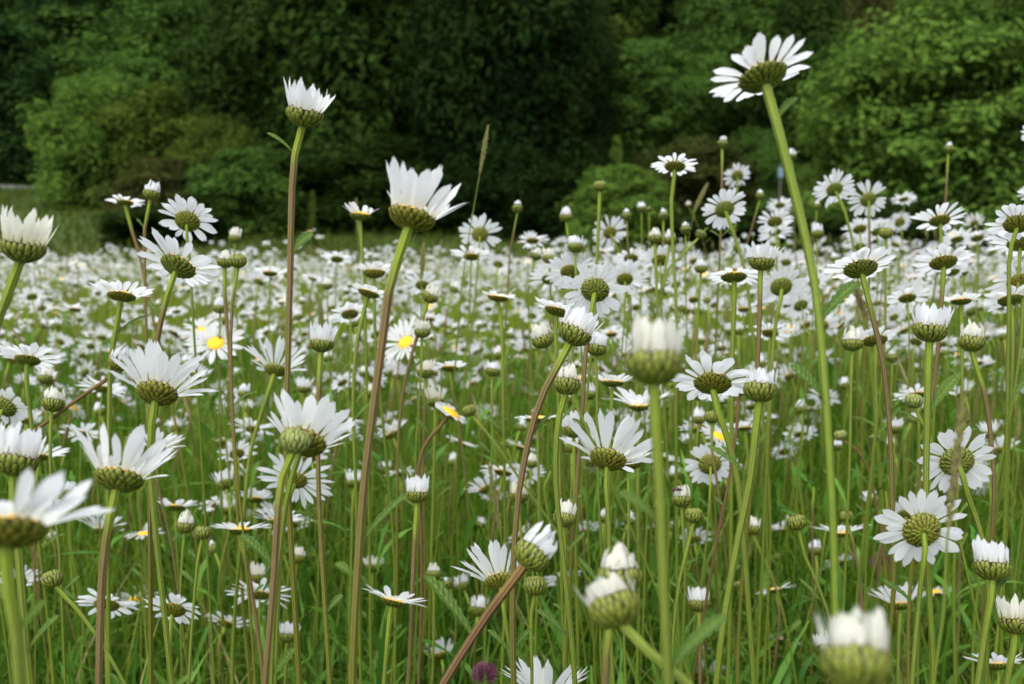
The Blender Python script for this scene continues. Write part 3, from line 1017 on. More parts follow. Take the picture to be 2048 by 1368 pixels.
def instance(mb, arr, pos, axis, scale, spin):
    V, Q, UV, MI = arr
    n = len(pos)
    a = axis / np.linalg.norm(axis, axis=1)[:, None]
    h = np.tile(np.array([1.0, 0, 0]), (n, 1))
    x = h - a * (a * h).sum(1)[:, None]; x /= np.linalg.norm(x, axis=1)[:, None]
    y = np.cross(a, x)
    c, s = np.cos(spin)[:, None], np.sin(spin)[:, None]
    X, Y = x * c + y * s, -x * s + y * c
    W = (V[None, :, 0, None] * X[:, None] + V[None, :, 1, None] * Y[:, None] + V[None, :, 2, None] * a[:, None]) * scale[:, None, None] + pos[:, None]
    mb.raw(W.reshape(-1, 3), (Q[None] + (np.arange(n) * len(V))[:, None, None]).reshape(-1, 4), np.tile(UV, (n, 1)), np.tile(MI, n))


def stems_mass(mb, top, axis, scale, r, sides, mi):
    """bent stems from heads down to the ground"""
    n = len(top)
    a = axis / np.linalg.norm(axis, axis=1)[:, None]
    foot = top.copy()
    foot[:, 0] += npr.normal(0, .03, n) ; foot[:, 1] += npr.normal(0, .03, n)
    foot[:, 2] = ground_h(foot[:, 0], foot[:, 1])
    p1 = top - a * .02
    p2 = top * .75 + foot * .25; p2[:, 2] = top[:, 2] * .72 + foot[:, 2] * .28
    p3 = top * .3 + foot * .7
    C = np.stack([top, p1, p2, p3, foot], 1)              # n,5,3
    m = C.shape[1]
    ph = np.linspace(0, 2 * PI, sides, endpoint=False)
    off = np.stack([np.cos(ph), np.sin(ph), 0 * ph], -1) if sides > 2 else np.array([[-1.0, 0, 0], [1.0, 0, 0]])
    rad = r * np.array([1.1, 1, 1, 1.1, 1.2])
    P = C[:, None] + off[None, :, None] * rad[None, None, :, None]
    idx = np.arange(n * len(off) * m).reshape(n, len(off), m)
    if sides > 2:
        nx = np.roll(idx, -1, axis=1); A, B = idx, nx
    else:
        A, B = idx[:, :1], idx[:, 1:]
    Q = np.stack([A[..., :-1], B[..., :-1], B[..., 1:], A[..., 1:]], -1).reshape(-1, 4)
    vv = np.concatenate([[0], np.cumsum(np.linalg.norm(np.diff(C[0], axis=0), axis=1))]) * 10
    UV = np.broadcast_to(np.stack(np.broadcast_arrays(np.linspace(0, .8, len(off))[:, None], vv[None]), -1)[None], (n, len(off), m, 2)).reshape(-1, 2)
    mb.raw(P.reshape(-1, 3), Q, UV, np.full(len(Q), mi))


def wedge(n, y0, y1, margin=0.08):
    y = np.sqrt(npr.uniform(y0**2, y1**2, n))
    x = npr.uniform(-1, 1, n) * (y * 0.52 + margin)
    return x, y


def heights(x, y, mean=.475, sd=.065):
    n = len(x)
    h = np.clip(npr.normal(mean, sd, n), .26, .72)
    low = npr.random(n) < .22
    return np.where(low, npr.uniform(.2, .42, n), h)


def head_axis(n, sd=.3):
    return np.stack([npr.normal(0, sd, n), npr.normal(.55, sd, n), np.full(n, .85)], -1)


# ---- countable plants of the middle distance: copies of a few source plants, each with its parts
def copy_tree(o, parent=None):
    c = o.copy()
    S.collection.objects.link(c)
    c.parent = parent
    for ch in o.children:
        copy_tree(ch, c)
    return c


def project(p):
    q = np.array(p) - CAM
    z = q @ FWD
    return 1024 + FPX * (q @ RIGHT) / z, 684 - FPX * (q @ UP) / z, z


protos = []
for i, K in enumerate('OOCOUOHCHGOCUBCH'):
    rg = random.Random(300 + i)
    H = .46 + .015 * (i % 3)
    ax = np.array([rg.uniform(-.3, .3), rg.uniform(.2, 1.0), .85]); ax /= np.linalg.norm(ax)
    pos = np.array([0, 0, H])
    path = [pos - ax * .02 + np.array([0, 0, -.02]), np.array([rg.uniform(-.015, .015), -.006, H * .72]), np.array([rg.uniform(-.03, .03), .01, H * .35]), np.array([rg.uniform(-.04, .04), 0, -.01])]
    R = HEAD[K][2]
    L = {'O': .0160, 'U': .017, 'H': .012, 'C': .009, 'B': .006, 'G': 0}[K]
    lv = [(rg.uniform(.15, .4), rg.choice((-1, 1)), .022, .005)] if i % 2 else []
    r = make_plant(K, pos, ax, R, L, DEF_OP[K] + rg.uniform(-8, 6), path, .00135, rg.choice(('green', 'green', 'purple')), lv, 1, rg, .05, bract='bract_gold' if K in 'OU' else 'bract')
    protos.append((K, r, pos - path[-1]))
used = set()
NF = 330
fx, fy = wedge(NF, 1.0, 2.35, .02)
fh = heights(fx, fy, .45, .06)
fh = np.where(fy < 1.45, npr.uniform(.13, .43, NF), fh)
kinds_w = npr.integers(0, len(protos), NF)
order = np.argsort(fy)
for i in order:
    k = int(kinds_w[i])
    K, pr, head = protos[k]
    if k in used:
        o = copy_tree(pr)
    else:
        o = pr; used.add(k)
    s = fh[i] / head[2]
    rz = npr.uniform(-.7, .7)
    hs_ = float(npr.uniform(.9, 1.12))
    o.location = (fx[i], fy[i], float(ground_h(fx[i], fy[i])))
    o.rotation_euler = (npr.normal(0, .05), npr.normal(0, .05), rz)
    o.scale = (hs_, hs_, s)
    # keep the head's own proportions: only the stem is shortened
    for ch in o.children:
        if ch.name.startswith('calyx'):
            ch.scale = (1, 1, hs_ / s)
            ch.location = (0, 0, head[2] * (1 - hs_ / s) - 0.0)
    p = np.array([fx[i], fy[i], float(ground_h(fx[i], fy[i])) + fh[i]])
    px_, py_, zz = project(p)
    PLANTS.append([o, K, px_, py_, .018 * FPX / zz, 30, '', ''])

# ---- labels
KP = {'H': 'half-open daisy', 'U': 'cup-shaped daisy', 'C': 'white-tufted opening bud', 'B': 'white-tipped closed bud', 'G': 'tight green bud'}
lms = [p for p in PLANTS if p[6]]
buckets = {}
for p in PLANTS:
    root, K, x, y, d, away, lm, full = p
    if K == 'O':
        ph = 'daisy seen from behind' if away > 42 else ('daisy showing yellow centre' if away < -5 else 'open white daisy')
    else:
        ph = KP[K]
    cat = 'daisy' if K in 'OUH' else 'flower bud'
    grp = 'oxeye daisies standing in the meadow' if K in 'OUH' else 'daisy buds standing in the meadow'
    tag(root, full or None, cat, grp)
    if full:
        continue
    L_ = min(lms, key=lambda q: (q[2] - x) ** 2 + (q[3] - y) ** 2)
    an = math.degrees(math.atan2(-(y - L_[3]), x - L_[2])) % 360
    di = ['right of', 'upper right of', 'above', 'upper left of', 'left of', 'lower left of', 'below', 'lower right of'][int((an + 22.5) // 45) % 8]
    dist = math.hypot(x - L_[2], y - L_[3])
    buckets.setdefault((ph, di, L_[6]), []).append((dist, p))
ORD = ['nearest', 'second', 'third', 'fourth', 'fifth', 'sixth', 'seventh', 'eighth', 'ninth', 'tenth', 'eleventh', 'twelfth', 'thirteenth', 'fourteenth', 'fifteenth', 'sixteenth', 'seventeenth', 'eighteenth', 'nineteenth', 'twentieth']
for (ph, di, nm), lst in buckets.items():
    lst.sort(key=lambda q: q[0])
    for i, (dist, p) in enumerate(lst):
        p[0]['label'] = f"{ph}, {ORD[min(i, 19)]} {di} the {nm}"

# ------------------------------------------------------------------ the mass of daisies
mass = MB()


def add_mass(n, y0, y1, lod, kinds, probs, stem_r, sides, mean=.47, sd=.06, smul=1.0, right=False):
    x, y = wedge(n, y0, y1, .3) if not right else (npr.uniform(.12, 1.0, n) * npr.uniform(y0, y1, n) * .54, npr.uniform(y0, y1, n))
    if not right:      # clumps and thinner patches
        cl = .5 + .5 * np.sin(x * 1.3 + 2 * np.sin(y * .7)) * np.sin(y * 1.1 + 1.7 * np.sin(x * .8))
        kp = (npr.random(n) < .45 + .75 * cl) & (y < 22.5 + 2.5 * np.sin(x * .9) * np.sin(x * .37 + 1))
        x, y = x[kp], y[kp]; n = len(x)
    h = heights(x, y, mean, sd)
    g = ground_h(x, y)
    top = np.stack([x, y, g + h], -1)
    ax = head_axis(n, .42)
    sc = npr.uniform(.85, 1.2, n) * smul
    which = npr.choice(len(kinds), n, p=probs)
    for k, K in enumerate(kinds):
        for v in range(3):
            m = (which == k) & (np.arange(n) % 3 == v)
            if not m.any():
                continue
            instance(mass, head_arrays(K, lod, 50 * k + v), top[m], ax[m], sc[m], npr.uniform(0, 6.3, m.sum()))
    pur = npr.random(n) < .3
    for sel, mi in ((~pur, 3), (pur, 4)):
        stems_mass(mass, top[sel], ax[sel], sc[sel], stem_r, sides, mi)


KS, PR = ['O', 'U', 'H', 'C', 'B', 'G'], [.5, .13, .12, .13, .07, .05]
add_mass(300, 1.4, 3.4, 2, ['O', 'U', 'H', 'C', 'B'], [.42, .14, .16, .16, .12], .0011, 4, .30, .07)
add_mass(280, 1.9, 2.8, 2, KS, PR, .0013, 4, .43, .07)
add_mass(850, 2.8, 5.0, 2, KS, PR, .0013, 3, .46, .08, smul=1.08)
add_mass(1900, 5.0, 9.0, 3, KS, PR, .0015, 3, .465, .075, smul=1.15)
add_mass(9500, 9.0, 25.0, 3, ['O', 'U', 'C'], [.78, .15, .07], .002, 2, .475, .09, smul=1.25)
add_mass(170, 1.35, 2.6, 2, ['O', 'U', 'H', 'B'], [.66, .14, .1, .1], .0012, 4, .53, .05, right=True)
om = mass.build('oxeye_daisies', MATS_MASS)
tag(om, 'white oxeye daisies crowding the meadow as far as the trees', 'daisies', kind='stuff')


bc = MB()
n = 2200
x, y = wedge(n, 12, 25)
s = npr.uniform(-1, 1, n)
top = np.stack([x, y, ground_h(x, y) + npr.uniform(.38, .52, n)], -1)
mbx = MB()
ph = np.linspace(0, 2 * PI, 6, endpoint=False)
P = np.stack([np.array([.0, .016])[None] * np.cos(ph)[:, None], np.array([.0, .016])[None] * np.sin(ph)[:, None], np.repeat(np.array([[0, .011]]), 6, 0)], -1)
mbx.grid(P, np.zeros((6, 2, 2)), 0, True)
instance(bc, mbx.arrays(), top, head_axis(n), np.ones(n), npr.uniform(0, 6, n))
stems_mass(bc, top, head_axis(n), np.ones(n), .0015, 2, 1)
ob = bc.build('buttercups', ['butter', 'stem_green'])
tag(ob, 'yellow buttercups scattered among the far daisies', 'buttercups', kind='stuff')


# ------------------------------------------------------------------ grass and leaves
def blades(mb, x, y, h, wdt, lean, segs, mi=0, teeth=0.0, z0=None):
    n = len(x)
    az = npr.uniform(0, 2 * PI, n)
    ln = np.abs(npr.normal(0, lean, n)) + .03
    t = np.linspace(0, 1, segs + 1)
    g = ground_h(x, y) if z0 is None else z0
    bend = h[:, None] * ln[:, None] * t[None] ** 1.8
    cx = x[:, None] + np.cos(az)[:, None] * bend
    cy = y[:, None] + np.sin(az)[:, None] * bend
    cz = g[:, None] + h[:, None] * (t[None] - .35 * ln[:, None] * t[None] ** 2.5)
    C = np.stack([cx, cy, cz], -1)
    fa = az + PI / 2 + npr.normal(0, .6, n)
    side = np.stack([np.cos(fa), np.sin(fa), 0 * fa], -1)
    wp = np.interp(t, [0, .3, .75, 1], [.7, 1, .7, .08] if not teeth else [.3, .45, 1, .15])
    if teeth:
        wp = wp * (1 + teeth * np.where(np.arange(segs + 1) % 2, 1, -1))
    w_ = wdt[:, None] / 2 * wp[None]
    P = C[:, None] + np.array([-1, 1])[None, :, None, None] * (w_[:, None, :, None] * side[:, None, None])
    idx = np.arange(n * 2 * (segs + 1)).reshape(n, 2, segs + 1)
    Q = np.stack([idx[:, 0, :-1], idx[:, 1, :-1], idx[:, 1, 1:], idx[:, 0, 1:]], -1).reshape(-1, 4)
    UV = np.broadcast_to(np.stack(np.broadcast_arrays(np.array([-1, 1.])[:, None], t[None]), -1)[None], (n, 2, segs + 1, 2)).reshape(-1, 2)
    mb.raw(P.reshape(-1, 3), Q, UV, np.full(len(Q), mi))


gm = MB()
x, y = wedge(70000, .7, 3.2, .12); n = len(x)
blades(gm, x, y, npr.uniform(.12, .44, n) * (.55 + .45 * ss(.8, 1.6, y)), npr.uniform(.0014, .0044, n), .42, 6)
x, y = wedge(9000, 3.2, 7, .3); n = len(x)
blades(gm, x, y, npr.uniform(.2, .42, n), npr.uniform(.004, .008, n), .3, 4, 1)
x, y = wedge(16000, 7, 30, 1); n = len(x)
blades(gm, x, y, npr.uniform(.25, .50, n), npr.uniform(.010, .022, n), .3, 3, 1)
# a ragged margin of taller grass where the meadow ends, and bent dry blades
x, y = wedge(7000, 21, 27, 1); n = len(x)
blades(gm, x, y, npr.uniform(.3, .75, n) * (.7 + .3 * np.sin(x * .8) * np.sin(x * .31)), npr.uniform(.010, .022, n), .35, 3, 1)
x, y = wedge(3500, .8, 3.5, .1); n = len(x)
blades(gm, x, y, npr.uniform(.1, .36, n), npr.uniform(.001, .0028, n), .9, 6, 2)
og = gm.build('meadow_grass', ['grass', 'grass_far', 'spike'])
tag(og, 'fresh green grass growing thickly between the daisy stems', 'grass', kind='stuff')
hm = MB()
x, y = wedge(22000, .8, 3.0, .1); n = len(x)
blades(hm, x, y, npr.uniform(.06, .30, n), npr.uniform(.004, .011, n), .85, 11, 0, .3)
# leaves higher up on unseen stems
x, y = wedge(4500, .9, 3.0, .1); n = len(x)
blades(hm, x, y, npr.uniform(.03, .06, n), npr.uniform(.004, .009, n), .8, 7, 0, .2, z0=ground_h(x, y) + npr.uniform(.08, .40, n))
oh = hm.build('meadow_leaves', ['herb'])
tag(oh, 'dark toothed daisy leaves low among the grass', 'leaves', kind='stuff')
# flowerless stalks
sm = MB()
x, y = wedge(750, .95, 3.5, .1); n = len(x)
top = np.stack([x, y, ground_h(x, y) + npr.uniform(.28, .42, n)], -1)
pur = npr.random(n) < .35
ax = np.stack([npr.normal(0, .4, n), npr.normal(0, .4, n), np.ones(n)], -1)
for sel, mi in ((~pur, 0), (pur, 1)):
    stems_mass(sm, top[sel], ax[sel], np.ones(sel.sum()), .0010, 5, mi)
os_ = sm.build('meadow_stalks', ['stem_green', 'stem_purple'])
tag(os_, 'green and brownish stalks standing close in the grass', 'stalks', kind='stuff')


# seed heads of thin grasses all through the meadow
sh = MB()
tb = MB()
tt = np.linspace(0, 1, 5); pa = np.linspace(0, 2 * PI, 5, endpoint=False)
rr_ = .0022 * np.array([.3, 1, .9, .6, .1])
tb.grid(np.stack([rr_[None] * np.cos(pa)[:, None], rr_[None] * np.sin(pa)[:, None], np.repeat(tt[None] * .042, 5, 0)], -1), np.zeros((5, 5, 2)), 0, True)
for (n, y0, y1, hh, k) in ((260, 1.1, 3, (.28, .5), 1), (700, 3, 8, (.38, .6), 1.2), (1500, 8, 25, (.42, .7), 1.8)):
    x, y = wedge(n, y0, y1, .2); n = len(x)
    top = np.stack([x, y, ground_h(x, y) + npr.uniform(hh[0], hh[1], n)], -1)
    ax = np.stack([npr.normal(0, .3, n), npr.normal(0, .3, n), np.ones(n)], -1)
    instance(sh, tb.arrays(), top, ax, npr.uniform(.7, 1.3, n) * k, npr.uniform(0, 6, n))
    stems_mass(sh, top, ax, np.ones(n), .0005 * k, 3, 1)
osd = sh.build('meadow_seed_heads', ['spike', 'stem_green'])
tag(osd, 'thin straw coloured grass seed heads scattered through the meadow', 'grass', kind='stuff')


# ------------------------------------------------------------------ grass spikes
def spike(px, py_top, py_bot, z, wpx, bend, mat, label, stem_pts, loose=.5):
    rg = random.Random(int(px))
    a, b = at(px, py_top, z), at(px + bend, py_bot, z)
    path = [at(p[0], p[1], z) for p in stem_pts]
    prev = (path[-1] if path else b) - a
    path = [b] + path
    path += stem_down(path[-1], prev, rg)
    base = path[-1]
    root = empty('grass_spike', tuple(base))
    mb = MB()
    tube(mb, [a - base] + [p - base for p in path], [.0003, .0007, .0009, .001, .001], 6, segs=26)
    mb.build('stem', ['stem_green'], root)
    mb = MB()
    n = 70
    W = wpx / 2 * z / FPX
    L = np.linalg.norm(b - a)
    d = (a - b) / L
    for i in range(n):
        t = i / n
        p = b + (a - b) * t - base
        w_ = W * (math.sin(PI * (t * .86 + .1)) ** .6)
        ph = i * 2.4
        side = np.array([math.cos(ph), math.sin(ph), 0])
        leaf_blade(mb, p + side * w_ * .15, d + side * rg.uniform(.25, .25 + loose), np.cross(d, side), max(L * .07, w_ * 1.5), w_ * .65, .2, rg, 0, 5)
    mb.build('seed_head', [mat], root)
    tag(root, label, 'grass spike', 'flowering grass spikes')


spike(976, 252, 345, 1.0, 13, -16, 'spike', 'slender pale grass spike rising alone against the dark trees', [(945, 430), (925, 560)], .2)
spike(847, 487, 560, .9, 14, -4, 'spike', 'green grass spike just right of the thick curving daisy stem', [(842, 640), (840, 800)], .35)
spike(1415, 367, 425, 1.3, 12, -28, 'spike', 'leaning pale grass spike between the two daisies over the bronze bush', [(1380, 470)], .2)
spike(1706, 568, 640, 1.0, 17, 28, 'spike_brown', 'dark bristly grass spike under the broad daisy on the brown stem', [(1742, 720), (1750, 850)], .45)
spike(1928, 790, 1060, .33, 26, -32, 'spike_brown', 'large blurred brownish grass spike in front of the right daisies', [(1890, 1150), (1880, 1300)], .12)
spike(712, 398, 470, 1.4, 9, 4, 'spike', 'thin grass spike behind the small cup daisy by the big goblet', [(722, 560)], .2)
spike(640, 600, 680, 1.2, 16, 4, 'spike', 'green grass spike behind the small striped tuft', [(640, 760)], .4)
spike(978, 925, 1060, .95, 16, 22, 'spike', 'pale green grass spike left of the tilted closing daisy stem', [(1010, 1120)], .3)
spike(700, 1330, 1420, .8, 22, 20, 'spike', 'pale grass spike at the bottom beside the thick brown stem', [], .35)


# ------------------------------------------------------------------ red clover
def clover(px, py, d, label):
    z = .024 * FPX / d
    c = at(px, py, z)
    rg = random.Random(int(px))
    path = [c - np.array([0, 0, .02]), c - np.array([.005, 0, .08])]
    path += stem_down(path[-1], np.array([0.1, 0, -1.0]), rg)
    base = path[-1]
    root = empty('red_clover', tuple(base))
    mb = MB()
    tube(mb, [c - base] + [p - base for p in path], [.001, .001, .0011], 6, segs=14)
    mb.build('stem', ['stem_green'], root)
    mb = MB()
    for i in range(110):
        zc = 1 - 1.75 * i / 110
        ph = i * 2.4
        s = math.sqrt(max(0, 1 - zc * zc))
        v = np.array([s * math.cos(ph), s * math.sin(ph), zc])
        leaf_blade(mb, c - base + v * .004, v + np.array([0, 0, .5]), np.cross(v, [0, 0, 1]) + np.array([.1, 0, 0]), .010, .0026, .25, rg, 0, 5)
    mb.build('flower_head', ['clover'], root)
    tag(root, label, 'clover', 'red clover heads low in the grass')


clover(1762, 1128, 40, 'magenta clover head low behind the largest rear-facing daisy')
clover(970, 1350, 50, 'mauve clover head cut by the bottom edge near the purple stem')
clover(1583, 1030, 26, 'faint mauve clover head behind the tallest daisy stem')
clover(1125, 945, 15, 'tiny pink clover head in the grass near the drooping fan daisy')

# ------------------------------------------------------------------ the fly
fz = .0150 * FPX / 40
fc = at(1353, 982, fz - .003)
root = empty('fly', tuple(fc))


def ball(mb, c, r, n=8):
    th = np.linspace(.05, PI - .05, n); ph = np.linspace(0, 2 * PI, 10, endpoint=False)
    P = np.stack([r[0] * np.cos(th)[None] + 0 * ph[:, None], r[1] * np.sin(th)[None] * np.cos(ph)[:, None], r[2] * np.sin(th)[None] * np.sin(ph)[:, None]], -1) + np.array(c)
    mb.grid(P, np.zeros((10, n, 2)), 0, True)


mb = MB()
ball(mb, (0, 0, .0012), (.0022, .0011, .0011)); ball(mb, (-.0026, 0, .0014), (.0011, .001, .001)); ball(mb, (.0024, 0, .001), (.0018, .001, .0009))
for sx in (-.0012, 0, .0012):
    for sy in (-1, 1):
        tube(mb, [np.array([sx, 0, .001]), np.array([sx * 1.6, sy * .0018, .0016]), np.array([sx * 2.2, sy * .0028, -.001])], [.0002, .0001], 4, segs=5)
mb.build('body', ['fly'], root)
for sy in (-1, 1):
    mb = MB()
    leaf_blade(mb, np.array([0, sy * .0005, .002]), np.array([1, sy * .35, .25]), np.array([0, 0, 1.0]), .0045, .0018, -.1, rnd, 0, 5)
    mb.build('wing', ['wing'], root)
tag(root, 'tiny brown fly on the orange-cupped white-tufted bud', 'fly')

# ------------------------------------------------------------------ ground, road
gx = np.concatenate([-np.geomspace(900, 30, 14), np.linspace(-28, 28, 113), np.geomspace(30, 900, 14)])
gy = np.concatenate([-np.geomspace(900, 3, 12), np.linspace(-2, 12, 90), np.linspace(12.5, 140, 130), np.geomspace(145, 1500, 14)])
X, Y = np.meshgrid(gx, gy, indexing='ij')
Z = ground_h(X, Y)
mb = MB()
mb.grid(np.stack([X, Y, Z], -1), np.stack([X, Y], -1))
o = mb.build('ground', ['ground'])
tag(o, kind='structure')
xs = np.linspace(-60, 60, 80)
mb = MB()
Y = np.stack([np.full(80, 51.0), np.full(80, 52.5), np.full(80, 54.2)], 1) + (xs * .02)[:, None]
X = np.repeat(xs[:, None], 3, 1)
Z = np.max(ground_h(X, Y), axis=1, keepdims=True) + .05 + 0 * X
mb.grid(np.stack([X, Y, Z], -1), np.stack([X, Y], -1))
# kerb-like verge edge below the road
Yk = np.stack([np.full(80, 50.6), np.full(80, 51.0)], 1) + (xs * .02)[:, None]
Xk = np.repeat(xs[:, None], 2, 1)
Zk = np.stack([ground_h(Xk[:, 0], Yk[:, 0]) - .1, Z[:, 0]], 1)
mb.grid(np.stack([Xk, Yk, Zk], -1), np.stack([Xk, Yk], -1))
o = mb.build('road', ['asphalt'])
tag(o, kind='structure')

# bank of rough grass before the trees
bm_ = MB()
n = 26000
y = npr.uniform(26, 50, n); x = npr.uniform(-1, 1, n) * (y * .56)
blades(bm_, x, y, npr.uniform(.15, .5, n), npr.uniform(.03, .08, n), .5, 3, 0)
o = bm_.build('bank_grass', ['t_olive'])
tag(o, 'rough dark green grass on the bank below the trees', 'grass', kind='stuff')


# ------------------------------------------------------------------ trees: unit crowns, z 0..1, width 1
def crown(seed, nl, leaves, layered=False, cone=False, size=.02):
    rg = np.random.default_rng(seed)
    C, Rr = [], []
    while len(C) < nl:
        v = rg.uniform(-1, 1, 3)
        if np.linalg.norm(v) > 1 or np.linalg.norm(v) < .35:
            continue
        zc = .52 + v[2] * .40 + .05 * math.sin(5 * v[0] + seed) + .04 * math.sin(7 * v[1])
        wz = 1.0
        if cone:
            wz = (1 - zc) * 1.1
        C.append([v[0] * .36 * wz, v[1] * .36 * wz, zc])
        b = rg.uniform(.055, .16) * (.5 if cone else 1)
        Rr.append([b * 1.1, b * 1.1, b * (.6 if layered else .8)])
    C, Rr = np.array(C), np.array(Rr)
    if not cone:   # a few lobes at the foot so that the crown reaches the scrub below
        ex = np.stack([rg.uniform(-.33, .33, nl // 4), rg.uniform(-.3, .3, nl // 4), rg.uniform(.06, .2, nl // 4)], -1)
        C = np.vstack([C, ex]); Rr = np.vstack([Rr, np.full((len(ex), 3), .12)])
    k = rg.integers(0, len(C), leaves)
    d = rg.normal(size=(leaves, 3)); d[:, 2] += .25
    d /= np.linalg.norm(d, axis=1)[:, None]
    # uneven shell radius makes sprays stick out
    bump = 1 + .22 * np.sin(d[:, 0] * 7 + k) * np.sin(d[:, 1] * 6 + 2 * k) + rg.normal(0, .13, leaves)
    p = C[k] + d * Rr[k] * bump[:, None]
    nrm = d * .7 + rg.normal(0, .32, (leaves, 3)); nrm[:, 2] += .55
    nrm /= np.linalg.norm(nrm, axis=1)[:, None]
    h = rg.normal(size=(leaves, 3))
    a = h - nrm * (h * nrm).sum(1)[:, None]; a /= np.linalg.norm(a, axis=1)[:, None]
    b = np.cross(nrm, a)
    s = size * rg.uniform(.4, 1.5, leaves)[:, None]
    V = np.stack([p - a * s, p + b * s * .55, p + a * s * 1.1 - nrm * s * .3, p - b * s * .55], 1)
    mb = MB()
    mb.raw(V.reshape(-1, 3), np.arange(leaves * 4).reshape(-1, 4), np.zeros((leaves * 4, 2)), np.zeros(leaves, int))
    me = mb.mesh('crown', ['t_mid'])
    me.polygons.foreach_set('use_smooth', np.zeros(leaves, dtype=bool))
    return me, C


def trunk_mesh(C, seed):
    rg = random.Random(seed)
    mb = MB()
    tube(mb, [np.array([0, 0, .92]), np.array([.01, .01, .6]), np.array([-.01, 0, .3]), np.array([0, 0, -.03])], [.004, .014, .022, .034], 8, segs=12)
    for c in C[:14]:
        z0 = max(.12, c[2] - .25)
        s = np.array([0, 0, z0])
        tube(mb, [np.array(c), (s + c) / 2 + np.array([0, 0, -.02]), s], [.002, .006, .01], 5, segs=7)
    return mb.mesh('trunk', ['bark'])


CR = []
for i, (nl, lv, lay, cone, sz) in enumerate([(80, 44000, False, False, .0165), (110, 56000, False, False, .0135), (105, 70000, True, False, .0115), (60, 40000, False, False, .018), (40, 9000, False, True, .022)]):
    me, C = crown(20 + i, nl, lv, lay, cone, sz)
    CR.append((me, trunk_mesh(C, i)))


def tree(name, x, y, wdt, hgt, k, mat, label, group, rz=None):
    base = (x, y, float(ground_h(x, y)) - .1)
    root = empty(name, base)
    root.scale = (wdt, wdt, hgt)
    root.rotation_euler = (0, 0, rnd.uniform(0, 6.3) if rz is None else rz)
    c = bpy.data.objects.new('crown', CR[k][0]); S.collection.objects.link(c); c.parent = root
    c.material_slots[0].link = 'OBJECT'; c.material_slots[0].material = M[mat]
    t = bpy.data.objects.new('trunk', CR[k][1]); S.collection.objects.link(t); t.parent = root
    tag(root, label, 'tree' if 'tree' in name else 'bush', group)
    return root


def tree_px(name, cx, ytop, wpx, dist, k, mat, label, group='trees and bushes along the meadow edge'):
    p = at(cx, ytop, dist)
    g = float(ground_h(p[0], p[1])) - .1
    tree(name, p[0], p[1], wpx * dist / FPX * 1.12, (p[2] - g) / .97, k, M and mat, label, group)


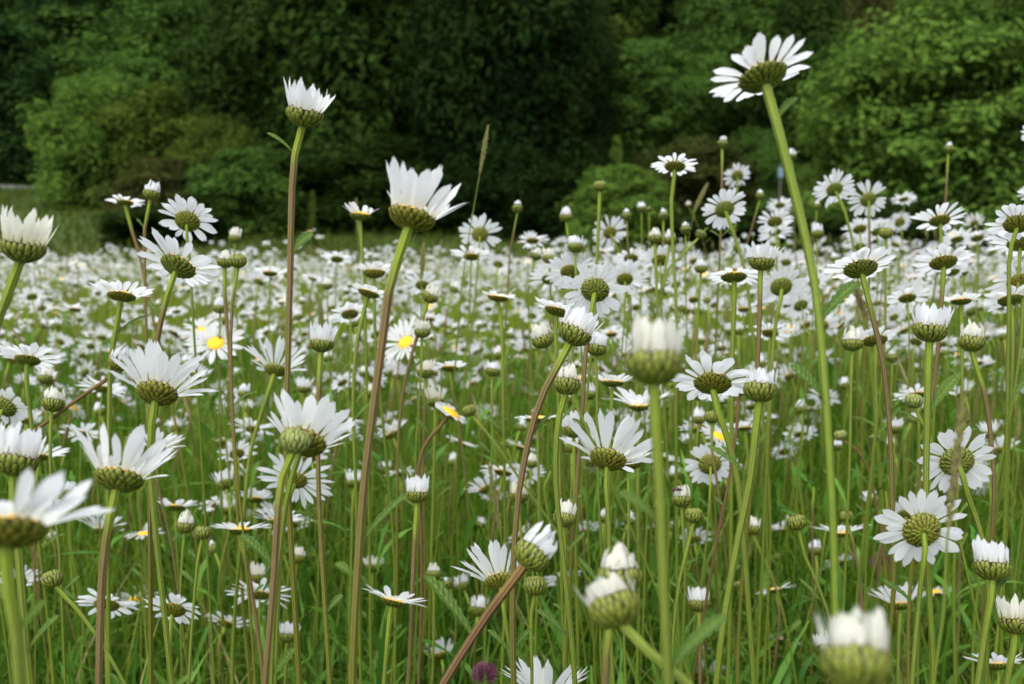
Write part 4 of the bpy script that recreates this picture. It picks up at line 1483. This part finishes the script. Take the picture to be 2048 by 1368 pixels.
T = [
    ('broadleaf_tree', 172, 150, 225, 44, 1, 't_bright', 'bright green broadleaf tree at the left beside the road'),
    ('broadleaf_tree', 25, 215, 230, 60, 0, 't_olive', 'low olive tree beyond the road at the left edge'),
    ('broadleaf_tree', 320, 175, 230, 43, 3, 't_olive', 'olive tree just right of the bright green one'),
    ('bush', 340, 320, 260, 39, 0, 't_brown', 'brownish bush below the olive tree at the left'),
    ('broadleaf_tree', 425, 235, 200, 41, 1, 't_olive', 'small olive-green tree left of the big dark trees'),
    ('bush', 500, 300, 260, 38, 0, 't_mid', 'green bush at the foot of the big dark trees, left side'),
    ('bush', 330, 410, 260, 36, 3, 't_dark', 'dark low bush under the brownish bush'),
    ('broadleaf_tree', 130, 25, 330, 66, 0, 't_mid', 'rounded green tree high above the bright tree'),
    ('broadleaf_tree', 370, 0, 330, 64, 1, 't_mid', 'rounded green tree above the olive trees'),
    ('broadleaf_tree', -10, -10, 240, 68, 3, 't_blue', 'bluish dark tree in the upper left corner'),
    ('broadleaf_tree', 560, -160, 380, 47, 1, 't_dark', 'tall dark tree, left of the two big central ones'),
    ('broadleaf_tree', 740, -260, 470, 43, 0, 't_dark', 'tallest dark tree of the central clump'),
    ('bush', 700, 260, 360, 40, 1, 't_dark', 'dark bush under the tallest central tree'),
    ('bush', 880, 330, 260, 38, 3, 't_black', 'dark bush between the two darkest trees'),
    ('broadleaf_tree', 1000, -220, 380, 39, 1, 't_black', 'very dark dense tree right of the central clump'),
    ('bush', 1040, 300, 250, 37, 0, 't_black', 'very dark bush at the foot of the very dark dense tree'),
    ('broadleaf_tree', 1140, -60, 200, 46, 1, 't_black', 'narrow dark tree right of the very dark dense one'),
    ('broadleaf_tree', 1310, 80, 300, 52, 2, 't_mid', 'spreading green tree behind the bronze bush'),
    ('broadleaf_tree', 1200, 40, 230, 60, 0, 't_olive', 'olive tree showing over the spreading green tree'),
    ('conifer_tree', 1232, 262, 84, 41, 4, 't_bright', 'small light green conifer between the bushes'),
    ('bush', 1245, 335, 230, 35, 0, 't_bright', 'light green bush in front of the small conifer'),
    ('bush', 1410, 285, 300, 39, 1, 't_brown', 'bronze coloured bush behind the high daisies'),
    ('bush', 1530, 262, 150, 38, 1, 't_mid', 'green bush between the bronze bush and bright tree'),
    ('bush', 1480, 410, 300, 34, 3, 't_dark', 'dark low bush under the bronze bush'),
    ('broadleaf_tree', 1480, -20, 300, 66, 1, 't_mid', 'green tree behind the tallest daisy, on the slope'),
    ('broadleaf_tree', 1630, 0, 270, 52, 0, 't_dark', 'dark tree between the tallest daisy and the bright tree'),
    ('broadleaf_tree', 1900, -10, 560, 29, 2, 't_bright', 'large bright tree with layered sprays at the right'),
    ('broadleaf_tree', 1725, 190, 260, 33, 2, 't_bright', 'lower spreading tree left of the large layered tree'),
    ('broadleaf_tree', 2110, -40, 360, 28, 2, 't_mid', 'layered green tree cut by the right edge'),
    ('bush', 1800, 400, 420, 27.5, 3, 't_dark', 'dark scrub under the large layered tree'),
    ('bush', 2010, 410, 300, 27, 0, 't_dark', 'dark scrub at the foot of the right edge tree'),
    ('sapling_tree', 624, 372, 44, 33, 4, 't_olive', 'pale thin sapling in front of the dark trees'),
]
for a in T:
    tree_px(*a)

HL = {'t_mid': 'green broadleaf tree on the wooded hillside behind', 't_dark': 'dark tree on the wooded hillside behind', 't_blue': 'bluish green tree on the wooded hillside behind', 't_olive': 'olive green tree on the wooded hillside behind', 't_brown': 'brownish tree on the wooded hillside behind'}
for yy, hh in ((60, 9), (70, 11), (80, 11), (91, 12), (104, 13)):
    x0 = -yy * .60
    while x0 < yy * .60:
        mt = rnd.choice(['t_mid', 't_dark', 't_mid', 't_blue', 't_olive', 't_dark', 't_brown'])
        if yy > 85 and x0 < -20:
            mt = 't_brown'
        tree('broadleaf_tree', x0 + rnd.uniform(-1.5, 1.5), yy + rnd.uniform(-2.5, 2.5), rnd.uniform(8, 11), hh * rnd.uniform(.85, 1.15), rnd.choice([0, 1, 3, 2]), mt, HL[mt], 'trees of the wooded hillside')
        x0 += rnd.uniform(5.5, 8)

# ------------------------------------------------------------------ pale blue sign between the bushes
p = at(1561, 345, 33.5)
g = float(ground_h(p[0], p[1]))
root = empty('sign_post', (p[0], p[1], g))
mb = MB()
tube(mb, [np.array([0, 0, p[2] - g + .3]), np.array([0, 0, 1.0]), np.array([0, 0, -.2])], [.035, .035], 8, segs=6)
mb.build('post', ['post'], root)
mb = MB()
w2, h2, t2 = .09, .17, .015
for s in (-1, 1):
    P = np.array([[[-w2, s * t2 - .05, -h2], [-w2, s * t2 - .05, h2]], [[w2, s * t2 - .05, -h2], [w2, s * t2 - .05, h2]]]) + np.array([0, 0, p[2] - g])
    mb.grid(P, np.zeros((2, 2, 2)))
ring = np.array([[-w2, 0, -h2], [w2, 0, -h2], [w2, 0, h2], [-w2, 0, h2]]) + np.array([0, -.05, p[2] - g])
P = np.stack([ring + np.array([0, -t2, 0]), ring + np.array([0, t2, 0])], 1)
mb.grid(P, np.zeros((4, 2, 2)), 0, True)
mb.build('sign_plate', ['blue'], root)
tag(root, 'small pale blue plate on a post between the bushes', 'sign')
